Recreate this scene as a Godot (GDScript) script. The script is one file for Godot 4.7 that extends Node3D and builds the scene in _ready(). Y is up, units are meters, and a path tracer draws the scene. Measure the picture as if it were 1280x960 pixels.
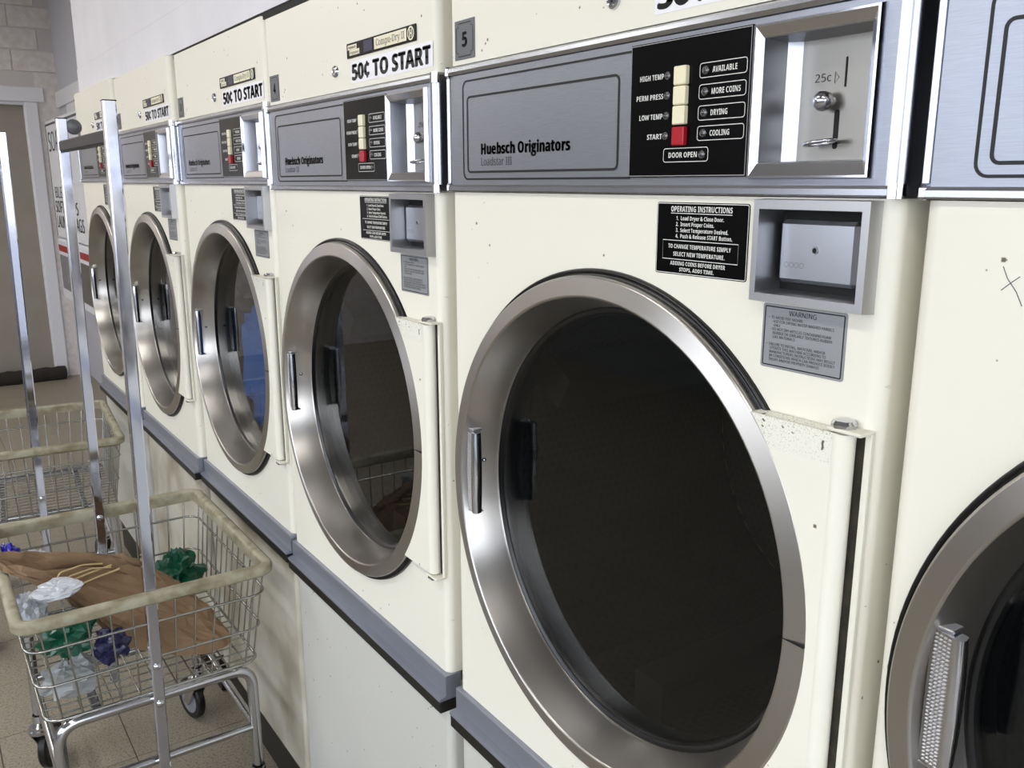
extends Node3D
# Laundromat: a row of coin-operated tumble dryers, wire laundry carts beside them.
# Everything is laid out in survey units; U turns them into metres when a mesh or a node is placed.
const U := 0.875
const B := 1.74            # height of the underside of a dryer's control panel above the floor
const CX := 0.3796         # centre of a dryer's door, from the left edge and the panel's underside
const CY := -0.4583

class Geo:
	var v := PackedVector3Array()
	var n := PackedVector3Array()
	var t := PackedVector2Array()
	var xf := Transform3D()
	var swap := false      # brushed metal: v runs along the brush lines
	func _init(off := Vector3.ZERO) -> void:
		xf.origin = off
	func tri(a: Vector3, b: Vector3, c: Vector3, na: Vector3, nb: Vector3, nc: Vector3, ua := Vector2.ZERO, ub := Vector2.ZERO, uc := Vector2.ZERO) -> void:
		var k := (b - a).cross(c - a)
		if k.length_squared() < 1e-16:
			return
		if k.dot(na + nb + nc) > 0.0:
			var p := b; b = c; c = p
			p = nb; nb = nc; nc = p
			var q := ub; ub = uc; uc = q
		for e in [[a, na, ua], [b, nb, ub], [c, nc, uc]]:
			v.append(xf * (e[0] as Vector3))
			n.append((xf.basis * (e[1] as Vector3)).normalized())
			var q2: Vector2 = e[2]
			t.append(Vector2(q2.y, q2.x) if swap else q2)
	func flat_uv(p: Vector3, m: Vector3) -> Vector2:
		var a := m.abs()
		if a.z >= a.x and a.z >= a.y: return Vector2(p.x, -p.y)
		if a.x >= a.y: return Vector2(p.z, -p.y)
		return Vector2(p.x, p.z)
	func quad(a: Vector3, b: Vector3, c: Vector3, d: Vector3, m: Vector3) -> void:
		m = m.normalized()
		var k := (c - a).cross(d - b)
		if k.length_squared() > 1e-14:
			k = k.normalized()
			m = k if k.dot(m) > 0.0 else -k
		tri(a, b, c, m, m, m, flat_uv(a, m), flat_uv(b, m), flat_uv(c, m))
		tri(a, c, d, m, m, m, flat_uv(a, m), flat_uv(c, m), flat_uv(d, m))
	func box(x0: float, x1: float, y0: float, y1: float, z0: float, z1: float, w := 0.0) -> void:
		# a box with chamfered edges
		var lo := Vector3(x0, y0, z0)
		var hi := Vector3(x1, y1, z1)
		w = min(w, 0.49 * min(x1 - x0, min(y1 - y0, z1 - z0)))
		var P := func(i: int, j: int, k: int, ax: int) -> Vector3:
			# corner (i,j,k); it lies on the face of axis ax
			var s := [i, j, k]
			var r := Vector3.ZERO
			for q in 3:
				var e: float = hi[q] if s[q] > 0 else lo[q]
				r[q] = e if q == ax else e - w * (1.0 if s[q] > 0 else -1.0)
			return r
		for ax in 3:
			var b1 := (ax + 1) % 3
			var b2 := (ax + 2) % 3
			for sgn in [-1, 1]:
				var q := []
				for c in [[-1, -1], [1, -1], [1, 1], [-1, 1]]:
					var s := [0, 0, 0]
					s[ax] = sgn; s[b1] = c[0]; s[b2] = c[1]
					q.append(P.call(s[0], s[1], s[2], ax))
				var m := Vector3.ZERO
				m[ax] = sgn
				quad(q[0], q[1], q[2], q[3], m)
		if w <= 0.0:
			return
		for ax in 3:      # edges that run along ax
			var b1 := (ax + 1) % 3
			var b2 := (ax + 2) % 3
			for c in [[-1, -1], [1, -1], [1, 1], [-1, 1]]:
				var s0 := [0, 0, 0]
				s0[b1] = c[0]; s0[b2] = c[1]; s0[ax] = -1
				var s1 := s0.duplicate()
				s1[ax] = 1
				var m := Vector3.ZERO
				m[b1] = c[0]; m[b2] = c[1]
				quad(P.call(s0[0], s0[1], s0[2], b1), P.call(s1[0], s1[1], s1[2], b1), P.call(s1[0], s1[1], s1[2], b2), P.call(s0[0], s0[1], s0[2], b2), m)
		for i in [-1, 1]:
			for j in [-1, 1]:
				for k in [-1, 1]:
					var m := Vector3(i, j, k).normalized()
					tri(P.call(i, j, k, 0), P.call(i, j, k, 1), P.call(i, j, k, 2), m, m, m)
	func grid(R: Array, loop_u := false, loop_v := false, out := Vector3.ZERO, flip := false) -> void:
		# a smooth sheet through rows of points; loop_u closes each row, loop_v closes the rows
		var h := R.size()
		var w: int = R[0].size()
		var N := []
		for i in h:
			var row := PackedVector3Array()
			for j in w:
				var iu := (i + 1) % h if loop_v else mini(i + 1, h - 1)
				var id := (i + h - 1) % h if loop_v else maxi(i - 1, 0)
				var ju := (j + 1) % w if loop_u else mini(j + 1, w - 1)
				var jd := (j + w - 1) % w if loop_u else maxi(j - 1, 0)
				var m: Vector3 = (R[i][ju] - R[i][jd]).cross(R[iu][j] - R[id][j])
				if m.length_squared() < 1e-18:
					var far: int = clampi(i + (1 if i == 0 else -1), 0, h - 1)
					m = (R[far][ju] - R[far][jd]).cross(R[iu][j] - R[id][j])
				if flip: m = -m
				row.append(m.normalized())
			N.append(row)
		for i in (h if loop_v else h - 1):
			for j in (w if loop_u else w - 1):
				var i2 := (i + 1) % h
				var j2 := (j + 1) % w
				var u0 := float(j) / w
				var u1 := float(j + 1) / w
				var v0 := float(i) / h
				var v1 := float(i + 1) / h
				tri(R[i][j], R[i][j2], R[i2][j2], N[i][j], N[i][j2], N[i2][j2], Vector2(u0, v0), Vector2(u1, v0), Vector2(u1, v1))
				tri(R[i][j], R[i2][j2], R[i2][j], N[i][j], N[i2][j2], N[i2][j], Vector2(u0, v0), Vector2(u1, v1), Vector2(u0, v1))
	func facets(R: Array) -> void:
		# the same sheet with every triangle flat, rows closed: creased paper or film
		for i in R.size() - 1:
			var w: int = R[i].size()
			for j in w:
				var a: Vector3 = R[i][j]
				var b: Vector3 = R[i][(j + 1) % w]
				var c: Vector3 = R[i + 1][(j + 1) % w]
				var d: Vector3 = R[i + 1][j]
				var pairs := [[a, b, c], [a, c, d]] if (i * 7 + j * 3) % 5 < 3 else [[a, b, d], [b, c, d]]
				for p in pairs:
					var m: Vector3 = (p[1] - p[0]).cross(p[2] - p[0])
					if m.length_squared() < 1e-16: continue
					m = m.normalized()
					tri(p[0], p[1], p[2], m, m, m)
	func lathe(c: Vector3, prof: Array, seg := 96, a0 := 0.0, a1 := TAU, hard := true) -> void:
		# revolves (radius, z) points round the z axis through c; normals point away from the profile's left side
		var k := prof.size() - 1
		for s in k:
			var p: Vector2 = prof[s]
			var q: Vector2 = prof[s + 1]
			var e := (q - p).normalized()
			var m2 := Vector2(e.y, -e.x)
			var mp := m2
			var mq := m2
			if not hard:
				if s > 0:
					var f: Vector2 = (p - (prof[s - 1] as Vector2)).normalized()
					mp = (m2 + Vector2(f.y, -f.x)).normalized()
				if s < k - 1:
					var f2: Vector2 = ((prof[s + 2] as Vector2) - q).normalized()
					mq = (m2 + Vector2(f2.y, -f2.x)).normalized()
			for i in seg:
				var t0 := a0 + (a1 - a0) * i / seg
				var t1 := a0 + (a1 - a0) * (i + 1) / seg
				var d0 := Vector3(cos(t0), sin(t0), 0)
				var d1 := Vector3(cos(t1), sin(t1), 0)
				var z := Vector3(0, 0, 1)
				var A := c + d0 * p.x + z * p.y
				var Bb := c + d1 * p.x + z * p.y
				var Cc := c + d1 * q.x + z * q.y
				var D := c + d0 * q.x + z * q.y
				var nA := d0 * mp.x + z * mp.y
				var nB := d1 * mp.x + z * mp.y
				var nC := d1 * mq.x + z * mq.y
				var nD := d0 * mq.x + z * mq.y
				var ua := Vector2(t0, p.x + p.y)
				var ub := Vector2(t1, p.x + p.y)
				var uc := Vector2(t1, q.x + q.y)
				var ud := Vector2(t0, q.x + q.y)
				tri(A, Bb, Cc, nA, nB, nC, ua, ub, uc)
				tri(A, Cc, D, nA, nC, nD, ua, uc, ud)
	func tube(P: Array, r: float, sides := 8, closed := false, caps := true) -> void:
		var rows := []
		var m := P.size()
		var up := Vector3(0.123, 0.95, 0.31)
		for i in m:
			var d: Vector3
			if closed: d = (P[(i + 1) % m] - P[(i + m - 1) % m]).normalized()
			else: d = (P[mini(i + 1, m - 1)] - P[maxi(i - 1, 0)]).normalized()
			var a := (up - d * up.dot(d))
			if a.length() < 0.05: a = Vector3(1, 0.2, 0.1) - d * Vector3(1, 0.2, 0.1).dot(d)
			a = a.normalized()
			up = a
			var b := d.cross(a)
			var row := PackedVector3Array()
			for k in sides:
				var t0 := TAU * k / sides
				row.append(P[i] + (a * cos(t0) + b * sin(t0)) * r)
			rows.append(row)
		var g0 := v.size()
		grid(rows, true, closed)
		# outward check
		if v.size() > g0:
			var cc: Vector3 = xf * ((P[0] + P[1]) * 0.5)
			var ax: Vector3 = (xf.basis * (P[1] - P[0])).normalized()
			var rel := v[g0] - cc
			rel -= ax * rel.dot(ax)
			if rel.dot(n[g0]) < 0.0:
				for i in range(g0, v.size(), 3):
					for e in 3: n[i + e] = -n[i + e]
					var p := v[i + 1]; v[i + 1] = v[i + 2]; v[i + 2] = p
					p = n[i + 1]; n[i + 1] = n[i + 2]; n[i + 2] = p
		if caps and not closed:
			for e in [[0, (P[0] - P[1]).normalized()], [m - 1, (P[m - 1] - P[m - 2]).normalized()]]:
				for k in sides:
					tri(P[e[0]], rows[e[0]][k], rows[e[0]][(k + 1) % sides], e[1], e[1], e[1])
	func ball(c: Vector3, r: Vector3, nu := 20, nv := 12) -> void:
		var rows := []
		for i in nv + 1:
			var a := PI * i / nv
			var row := PackedVector3Array()
			for j in nu:
				var b := TAU * j / nu
				row.append(c + Vector3(r.x * sin(a) * cos(b), r.y * cos(a), r.z * sin(a) * sin(b)))
			rows.append(row)
		var g0 := v.size()
		grid(rows, true, false, Vector3.ZERO, false)
		if g0 < v.size():
			var mid := (v.size() - g0) / 6 * 3 + g0
			if (n[mid]).dot(v[mid] - xf * c) < 0.0:
				for i in range(g0, v.size(), 3):
					for e in 3: n[i + e] = -n[i + e]
					var p := v[i + 1]; v[i + 1] = v[i + 2]; v[i + 2] = p
					p = n[i + 1]; n[i + 1] = n[i + 2]; n[i + 2] = p
	func plate_hole(x0: float, x1: float, y0: float, y1: float, cx: float, cy: float, r: float, z: float) -> void:
		# a flat front with a round hole
		var an := []
		for i in 96: an.append(TAU * i / 96.0)
		for c in [[x0, y0], [x1, y0], [x1, y1], [x0, y1]]:
			an.append(fposmod(atan2(c[1] - cy, c[0] - cx), TAU))
		an.sort()
		var edge := func(a: float) -> Vector3:
			var d := Vector2(cos(a), sin(a))
			var s := 1e9
			if d.x > 1e-6: s = min(s, (x1 - cx) / d.x)
			if d.x < -1e-6: s = min(s, (x0 - cx) / d.x)
			if d.y > 1e-6: s = min(s, (y1 - cy) / d.y)
			if d.y < -1e-6: s = min(s, (y0 - cy) / d.y)
			return Vector3(cx + d.x * s, cy + d.y * s, z)
		for i in an.size():
			var a: float = an[i]
			var b: float = an[(i + 1) % an.size()]
			quad(Vector3(cx + r * cos(a), cy + r * sin(a), z), Vector3(cx + r * cos(b), cy + r * sin(b), z), edge.call(b), edge.call(a), Vector3(0, 0, 1))
	func ribbon(P: Array, w: float, z: float, closed := true) -> void:
		# a flat printed line in the xy plane
		var m := P.size()
		for i in (m if closed else m - 1):
			var a: Vector2 = P[i]
			var b: Vector2 = P[(i + 1) % m]
			var off := []
			for e in [i, (i + 1) % m]:
				var d: Vector2
				if closed: d = ((P[(e + 1) % m] as Vector2) - (P[(e + m - 1) % m] as Vector2)).normalized()
				else: d = ((P[mini(e + 1, m - 1)] as Vector2) - (P[maxi(e - 1, 0)] as Vector2)).normalized()
				off.append(Vector2(-d.y, d.x) * w * 0.5)
			quad(Vector3(a.x + off[0].x, a.y + off[0].y, z), Vector3(b.x + off[1].x, b.y + off[1].y, z), Vector3(b.x - off[1].x, b.y - off[1].y, z), Vector3(a.x - off[0].x, a.y - off[0].y, z), Vector3(0, 0, 1))
	func poly(P: Array, z: float) -> void:
		# a flat filled outline facing +z
		var pts := PackedVector2Array(P)
		var ix := Geometry2D.triangulate_polygon(pts)
		var m := Vector3(0, 0, 1)
		for i in range(0, ix.size(), 3):
			var a := pts[ix[i]]
			var b := pts[ix[i + 1]]
			var c := pts[ix[i + 2]]
			tri(Vector3(a.x, a.y, z), Vector3(b.x, b.y, z), Vector3(c.x, c.y, z), m, m, m, Vector2(a.x, -a.y), Vector2(b.x, -b.y), Vector2(c.x, -c.y))
	func turn_of(P: Array) -> float:
		var a := 0.0
		for i in P.size():
			var p: Vector2 = P[i]
			var q: Vector2 = P[(i + 1) % P.size()]
			a += p.x * q.y - q.x * p.y
		return 1.0 if a > 0.0 else -1.0
	func outward(g0: int) -> void:
		# turns a closed surface added since g0 right side out
		var c := Vector3.ZERO
		for i in range(g0, v.size()): c += v[i]
		c /= maxi(1, v.size() - g0)
		var flux := 0.0
		for i in range(g0, v.size(), 3):
			var ar := (v[i + 1] - v[i]).cross(v[i + 2] - v[i]).length()
			flux += ar * (v[i] - c).dot(n[i] + n[i + 1] + n[i + 2])
		if flux < 0.0:
			for i in range(g0, v.size(), 3):
				for e in 3: n[i + e] = -n[i + e]
				var p := v[i + 1]; v[i + 1] = v[i + 2]; v[i + 2] = p
				p = n[i + 1]; n[i + 1] = n[i + 2]; n[i + 2] = p
				var q := t[i + 1]; t[i + 1] = t[i + 2]; t[i + 2] = q
	func slab(P: Array, z0: float, z1: float) -> void:
		# an outline pulled from z0 to z1
		poly(P, z1)
		var m := P.size()
		var sg := turn_of(P)
		for i in m:
			var a: Vector2 = P[i]
			var b: Vector2 = P[(i + 1) % m]
			var d := (b - a).normalized()
			var o := Vector2(d.y, -d.x) * sg
			quad(Vector3(a.x, a.y, z0), Vector3(b.x, b.y, z0), Vector3(b.x, b.y, z1), Vector3(a.x, a.y, z1), Vector3(o.x, o.y, 0))
	func sweep_x(P: Array, x0: float, x1: float) -> void:
		# an open (z, y) outline pulled along x, with both ends closed
		var sg := turn_of(P)
		for i in P.size():
			var a: Vector2 = P[i]
			var b: Vector2 = P[(i + 1) % P.size()]
			var d := (b - a)
			quad(Vector3(x0, a.y, a.x), Vector3(x1, a.y, a.x), Vector3(x1, b.y, b.x), Vector3(x0, b.y, b.x), Vector3(0, -d.x, d.y) * sg)
		var pts := PackedVector2Array(P)
		var ix := Geometry2D.triangulate_polygon(pts)
		for i in range(0, ix.size(), 3):
			for e in [[x0, -1.0], [x1, 1.0]]:
				var q := []
				for k in 3: q.append(Vector3(e[0], pts[ix[i + k]].y, pts[ix[i + k]].x))
				var m := Vector3(e[1], 0, 0)
				tri(q[0], q[1], q[2], m, m, m)
	func words(g: Dictionary, x: float, y: float, w: float, h: float, z: float, fat := 0.0) -> void:
		# lettering: left edge x, baseline y, drawn width w, cap height h
		var s := Vector2(w / g.w, h / g.cap)
		var m := Vector3(0, 0, 1)
		var P: PackedVector3Array = g.v
		for i in range(0, P.size(), 3):
			var q := []
			for k in 3: q.append(Vector3(x + (P[i + k].x - g.x0) * s.x, y + (P[i + k].y - g.base) * s.y, z))
			tri(q[0], q[1], q[2], m, m, m)
			if fat > 0.0:
				for o in [Vector3(fat * h, 0, 0), Vector3(-fat * h, 0, 0), Vector3(0, fat * h * 0.5, 0), Vector3(0, -fat * h * 0.5, 0)]:
					tri(q[0] + o, q[1] + o, q[2] + o, m, m, m)

var M := {}
var fonts := {}
var glyphs := {}
var used := {}
var rng := RandomNumberGenerator.new()

func lettering(s: String, style := "bold") -> Dictionary:
	var key := style + "|" + s
	if glyphs.has(key): return glyphs[key]
	if not fonts.has(style):
		var f := SystemFont.new()
		f.font_names = PackedStringArray(["Droid Serif" if style == "serif" else "Droid Sans"])
		f.font_weight = 700 if style == "bold" else 400
		fonts[style] = f
	var meas := func(txt: String) -> Array:
		var tm := TextMesh.new()
		tm.font = fonts[style]
		tm.text = txt
		tm.depth = 0.0
		tm.font_size = 48
		tm.pixel_size = 0.01
		tm.curve_step = 3.0
		var a := tm.get_mesh_arrays()
		var P := PackedVector3Array()
		var vv: PackedVector3Array = a[Mesh.ARRAY_VERTEX]
		var nn: PackedVector3Array = a[Mesh.ARRAY_NORMAL]
		var ii = a[Mesh.ARRAY_INDEX]
		var cnt: int = ii.size() if ii != null and ii.size() > 0 else vv.size()
		for k in range(0, cnt, 3):
			var id := [k, k + 1, k + 2]
			if ii != null and ii.size() > 0: id = [ii[k], ii[k + 1], ii[k + 2]]
			if nn[id[0]].z < 0.5: continue
			for e in id: P.append(vv[e])
		return [P]
	var cap: PackedVector3Array = meas.call("H")[0]
	var lo := 1e9
	var hi := -1e9
	for p in cap:
		lo = min(lo, p.y); hi = max(hi, p.y)
	var P: PackedVector3Array = meas.call(s)[0]
	var xa := 1e9
	var xb := -1e9
	for p in P:
		xa = min(xa, p.x); xb = max(xb, p.x)
	glyphs[key] = {"v": P, "x0": xa, "w": xb - xa, "base": lo, "cap": hi - lo}
	return glyphs[key]

func numbered(called: String) -> String:
	if not used.has(called):
		used[called] = 0
		return called
	used[called] += 1
	return "%s_%03d" % [called, used[called]]

func mesh_of(g: Geo) -> ArrayMesh:
	var a := []
	a.resize(Mesh.ARRAY_MAX)
	var vv := PackedVector3Array()
	vv.resize(g.v.size())
	for i in g.v.size(): vv[i] = g.v[i] * U
	a[Mesh.ARRAY_VERTEX] = vv
	a[Mesh.ARRAY_NORMAL] = g.n
	a[Mesh.ARRAY_TEX_UV] = g.t
	var m := ArrayMesh.new()
	m.add_surface_from_arrays(Mesh.PRIMITIVE_TRIANGLES, a)
	return m

func put(called: String, g: Geo, mat: Material, parent: Node = null, label := "") -> MeshInstance3D:
	return put_mesh(called, mesh_of(g), mat, parent, label)

func put_mesh(called: String, m: Mesh, mat: Material, parent: Node = null, label := "") -> MeshInstance3D:
	var o := MeshInstance3D.new()
	o.mesh = m
	o.material_override = mat
	if parent == null:
		o.name = numbered(called)
		add_child(o)
	else:
		o.name = called
		parent.add_child(o, true)
	if label: o.set_meta("label", label)
	return o

func tag(o: Node, label: String, category: String, group := "", kind := "") -> void:
	o.set_meta("label", label)
	if category: o.set_meta("category", category)
	if group: o.set_meta("group", group)
	if kind: o.set_meta("kind", kind)

func thing(called: String, label: String, category: String, at := Vector3.ZERO, turn := 0.0, group := "") -> Node3D:
	var o := Node3D.new()
	o.name = numbered(called)
	add_child(o)
	o.position = at * U
	o.rotation.y = turn
	tag(o, label, category, group)
	return o

func struct(called: String, g: Geo, mat: Material, label := "") -> MeshInstance3D:
	var o := put(called, g, mat)
	o.set_meta("kind", "structure")
	if label: o.set_meta("label", label)
	return o

# ---------------------------------------------------------------- materials
func mat(c: Color, rough: float, metal := 0.0) -> StandardMaterial3D:
	var m := StandardMaterial3D.new()
	m.albedo_color = c
	m.roughness = rough
	m.metallic = metal
	return m

func noise_tex(ramp: Array, freq: float, seed_: int, size := 512, octaves := 4) -> NoiseTexture2D:
	var f := FastNoiseLite.new()
	f.noise_type = FastNoiseLite.TYPE_SIMPLEX_SMOOTH
	f.seed = seed_
	f.frequency = freq
	f.fractal_octaves = octaves
	var t := NoiseTexture2D.new()
	t.width = size
	t.height = size
	t.seamless = true
	t.noise = f
	var g := Gradient.new()
	g.offsets = PackedFloat32Array(ramp.map(func(e): return e[0]))
	g.colors = PackedColorArray(ramp.map(func(e): return e[1]))
	t.color_ramp = g
	return t

func triplanar(m: StandardMaterial3D, scale: float, world := false) -> StandardMaterial3D:
	m.uv1_triplanar = true
	m.uv1_world_triplanar = world
	m.uv1_scale = Vector3.ONE * scale
	return m

func make_materials() -> void:
	# enamel of the cabinets: cream with faint mottling and a few dark chips
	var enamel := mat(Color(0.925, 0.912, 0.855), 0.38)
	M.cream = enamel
	var img := Image.create(512, 512, false, Image.FORMAT_RGB8)
	img.fill(Color(1, 1, 1))
	rng.seed = 11
	for i in 46:
		var p := Vector2(rng.randf() * 500 + 4, rng.randf() * 500 + 4)
		var r := rng.randf_range(0.5, 1.7)
		for yy in range(-3, 4):
			for xx in range(-3, 4):
				var d := Vector2(xx * rng.randf_range(0.7, 1.2), yy).length()
				if d < r: img.set_pixel(int(p.x) + xx, int(p.y) + yy, Color(0.42, 0.40, 0.36))
	enamel.albedo_texture = ImageTexture.create_from_image(img)
	triplanar(enamel, 1.9)
	enamel.specular_mode = BaseMaterial3D.SPECULAR_SCHLICK_GGX
	M.lower_grey = triplanar(mat(Color(0.79, 0.788, 0.76), 0.42), 1.9)  # lower panels: one even tone, greyer and darker than the cream
	M.lower_grey.albedo_texture = enamel.albedo_texture
	M.grimy_shade = triplanar(mat(Color(0.24, 0.22, 0.17), 0.8), 6.0)  # dark brown that paints the shade and dirt of the hinge gap
	M.grimy_shade.albedo_texture = noise_tex([[0.0, Color(0.5, 0.48, 0.42)], [1.0, Color(1, 1, 1)]], 0.02, 71, 256)
	M.cream_side = mat(Color(0.90, 0.89, 0.83), 0.45)
	M.cream_mottled = triplanar(mat(Color(0.84, 0.83, 0.79), 0.42), 1.1)  # patchy, darker cream for some of the lower panels
	M.cream_mottled.albedo_texture = noise_tex([[0.0, Color(0.66, 0.63, 0.56)], [0.3, Color(0.80, 0.78, 0.73)], [0.6, Color(0.92, 0.91, 0.88)], [1.0, Color(0.97, 0.96, 0.95)]], 0.005, 52)
	# chipped enamel on the top strip of the hinge leaf
	var chip := Image.create(512, 256, false, Image.FORMAT_RGB8)
	chip.fill(Color(0.92, 0.91, 0.86))
	for i in 620:
		var p := Vector2(pow(rng.randf(), 1.3) * 511, pow(rng.randf(), 1.9) * 255)
		var r := rng.randf_range(0.6, 2.6)
		for yy in range(-4, 5):
			for xx in range(-4, 5):
				var q := Vector2i(int(p.x) + xx, int(p.y) + yy)
				if q.x < 0 or q.y < 0 or q.x > 511 or q.y > 255: continue
				if Vector2(xx, yy).length() < r * rng.randf_range(0.7, 1.2): chip.set_pixel(q.x, q.y, Color(0.52, 0.50, 0.45))
	for e in [[440, 84, 10], [436, 98, 10], [438, 112, 9], [441, 126, 10], [437, 140, 9], [60, 40, 9], [180, 55, 7], [230, 80, 6], [30, 90, 7]]:
		for yy in range(-14, 15):
			for xx in range(-14, 15):
				if Vector2(xx, yy * 0.8).length() < e[2] * rng.randf_range(0.75, 1.15): chip.set_pixel(e[0] + xx, e[1] + yy, Color(0.36, 0.345, 0.31))
	M.chipped = mat(Color(1, 1, 1), 0.5)
	M.chipped.albedo_texture = ImageTexture.create_from_image(chip)
	M.brushed = mat(Color(0.66, 0.68, 0.73), 0.37, 1.0)
	M.brushed.albedo_texture = noise_tex([[0.0, Color(0.93, 0.93, 0.93)], [1.0, Color(1, 1, 1)]], 0.05, 61, 1024, 3)
	M.brushed.uv1_scale = Vector3(14.0, 0.5, 1.0)
	M.brushed.anisotropy_enabled = true
	M.brushed.anisotropy = 0.7
	M.trim = mat(Color(0.70, 0.71, 0.74), 0.25, 1.0)
	M.chrome = mat(Color(0.80, 0.80, 0.82), 0.10, 1.0)
	M.polished = mat(Color(0.72, 0.73, 0.76), 0.28, 1.0)
	M.satin = mat(Color(0.58, 0.57, 0.55), 0.36, 1.0)
	M.ring = mat(Color(0.73, 0.715, 0.695), 0.32, 1.0)
	M.ring.anisotropy_enabled = true
	M.ring.anisotropy = 0.6
	M.cast = mat(Color(0.74, 0.74, 0.75), 0.36, 1.0)
	M.rubber = mat(Color(0.05, 0.048, 0.045), 0.42)
	M.gasket = mat(Color(0.045, 0.045, 0.05), 0.3)
	M.black = mat(Color(0.02, 0.02, 0.024), 0.22)
	M.black.metallic_specular = 0.25
	M.ink = mat(Color(0.05, 0.05, 0.06), 0.5)
	M.ink_grey = mat(Color(0.30, 0.31, 0.33), 0.5)
	M.white_ink = mat(Color(0.86, 0.86, 0.84), 0.5)
	M.grey_ink = mat(Color(0.62, 0.62, 0.62), 0.45)
	M.decal_silver = mat(Color(0.60, 0.61, 0.62), 0.45, 0.35)
	M.number_plate = mat(Color(0.42, 0.43, 0.45), 0.45, 0.3)
	M.sticker = mat(Color(0.95, 0.95, 0.97), 0.4)
	M.badge_cream = mat(Color(0.93, 0.91, 0.80), 0.45)
	M.badge_blue = mat(Color(0.09, 0.08, 0.26), 0.4)
	M.button = mat(Color(0.94, 0.91, 0.78), 0.35)
	M.red = mat(Color(0.68, 0.07, 0.14), 0.3)
	M.lamp_lens = mat(Color(0.40, 0.40, 0.40), 0.18, 0.8)
	M.hole = mat(Color(0.02, 0.02, 0.02), 0.7)
	M.rail = mat(Color(0.56, 0.575, 0.62), 0.36, 0.55)
	var glass := mat(Color(0.02, 0.03, 0.032, 0.52), 0.02)
	glass.metallic_specular = 0.42
	glass.transparency = BaseMaterial3D.TRANSPARENCY_ALPHA
	M.door_glass = glass
	var pane := mat(Color(0.95, 1, 1, 0.06), 0.02)
	pane.transparency = BaseMaterial3D.TRANSPARENCY_ALPHA
	M.pane = pane
	# drum sheet: rows of punched holes
	var dr := Image.create(256, 256, false, Image.FORMAT_RGB8)
	dr.fill(Color(0.17, 0.175, 0.175))
	for r in 8:
		for c in 8:
			var p := Vector2(c * 32 + (16 if r % 2 else 0) + 8, r * 32 + 16)
			for yy in range(-9, 10):
				for xx in range(-9, 10):
					if Vector2(xx, yy).length() < 9: dr.set_pixel(posmod(int(p.x) + xx, 256), int(p.y) + yy, Color(0.08, 0.08, 0.08))
	M.drum = mat(Color(1, 1, 1), 0.45, 0.35)
	M.drum.albedo_texture = ImageTexture.create_from_image(dr)
	triplanar(M.drum, 9.0)
	M.drum_plain = mat(Color(0.20, 0.20, 0.20), 0.4, 0.5)
	# room
	M.wall_white = triplanar(mat(Color(0.91, 0.90, 0.92), 0.75), 0.6, true)
	M.wall_white.albedo_texture = noise_tex([[0.0, Color(0.96, 0.96, 0.96)], [1.0, Color(1, 1, 1)]], 0.01, 3)
	M.block = triplanar(mat(Color(0.90, 0.88, 0.87), 0.8), 1.3, true)
	M.block.albedo_texture = noise_tex([[0.0, Color(0.90, 0.89, 0.88)], [1.0, Color(1, 1, 1)]], 0.02, 5)
	M.mortar = mat(Color(0.80, 0.78, 0.77), 0.9)
	M.wall_blue = mat(Color(0.76, 0.76, 0.80), 0.8)
	M.door_grey = triplanar(mat(Color(0.60, 0.57, 0.53), 0.6), 0.8, true)
	M.door_grey.albedo_texture = noise_tex([[0.0, Color(0.93, 0.93, 0.93)], [1.0, Color(1, 1, 1)]], 0.006, 8)
	M.frame_white = mat(Color(0.88, 0.88, 0.90), 0.55)
	M.tile = []
	var speck := noise_tex([[0.0, Color(0.66, 0.64, 0.60)], [0.42, Color(0.90, 0.89, 0.87)], [0.55, Color(1, 1, 1)], [0.8, Color(0.95, 0.93, 0.9)], [1.0, Color(0.74, 0.70, 0.64)]], 0.09, 21, 512, 3)
	for c in [Color(0.59, 0.56, 0.50), Color(0.575, 0.545, 0.485), Color(0.60, 0.57, 0.51)]:
		var m := triplanar(mat(c, 0.42), 2.4, true)
		m.albedo_texture = speck
		M.tile.append(m)
	M.grout = mat(Color(0.45, 0.425, 0.38), 0.8)
	M.wire = mat(Color(0.68, 0.68, 0.66), 0.22, 1.0)
	M.tube = mat(Color(0.74, 0.74, 0.75), 0.16, 1.0)
	M.knob_grey = mat(Color(0.42, 0.42, 0.43), 0.4, 0.8)
	M.dark_bar = mat(Color(0.07, 0.065, 0.075), 0.5)
	M.pole = mat(Color(0.80, 0.81, 0.86), 0.08, 1.0)
	M.rim = triplanar(mat(Color(1, 1, 1), 0.5), 2.6)
	M.rim.albedo_texture = noise_tex([[0.0, Color(0.44, 0.40, 0.30)], [0.32, Color(0.56, 0.53, 0.43)], [0.5, Color(0.64, 0.62, 0.53)], [1.0, Color(0.72, 0.705, 0.63)]], 0.009, 31)
	M.kraft = triplanar(mat(Color(0.55, 0.448, 0.34), 0.75), 1.2)
	M.kraft.albedo_texture = noise_tex([[0.0, Color(0.88, 0.86, 0.84)], [1.0, Color(1, 1, 1)]], 0.03, 33)
	M.twine = mat(Color(0.80, 0.70, 0.52), 0.8)
	var thin := func(c: Color, bl: Color, r := 0.28) -> StandardMaterial3D:
		var m := mat(c, r)
		m.backlight_enabled = true
		m.backlight = bl
		m.cull_mode = BaseMaterial3D.CULL_DISABLED
		return m
	M.bag_green = thin.call(Color(0.02, 0.30, 0.21), Color(0.02, 0.2, 0.14))
	M.bag_white = thin.call(Color(0.80, 0.82, 0.85), Color(0.4, 0.4, 0.4))
	M.bag_grey = thin.call(Color(0.62, 0.63, 0.63), Color(0.4, 0.4, 0.4))
	M.bag_navy = thin.call(Color(0.07, 0.06, 0.24), Color(0.02, 0.02, 0.1))
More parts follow.
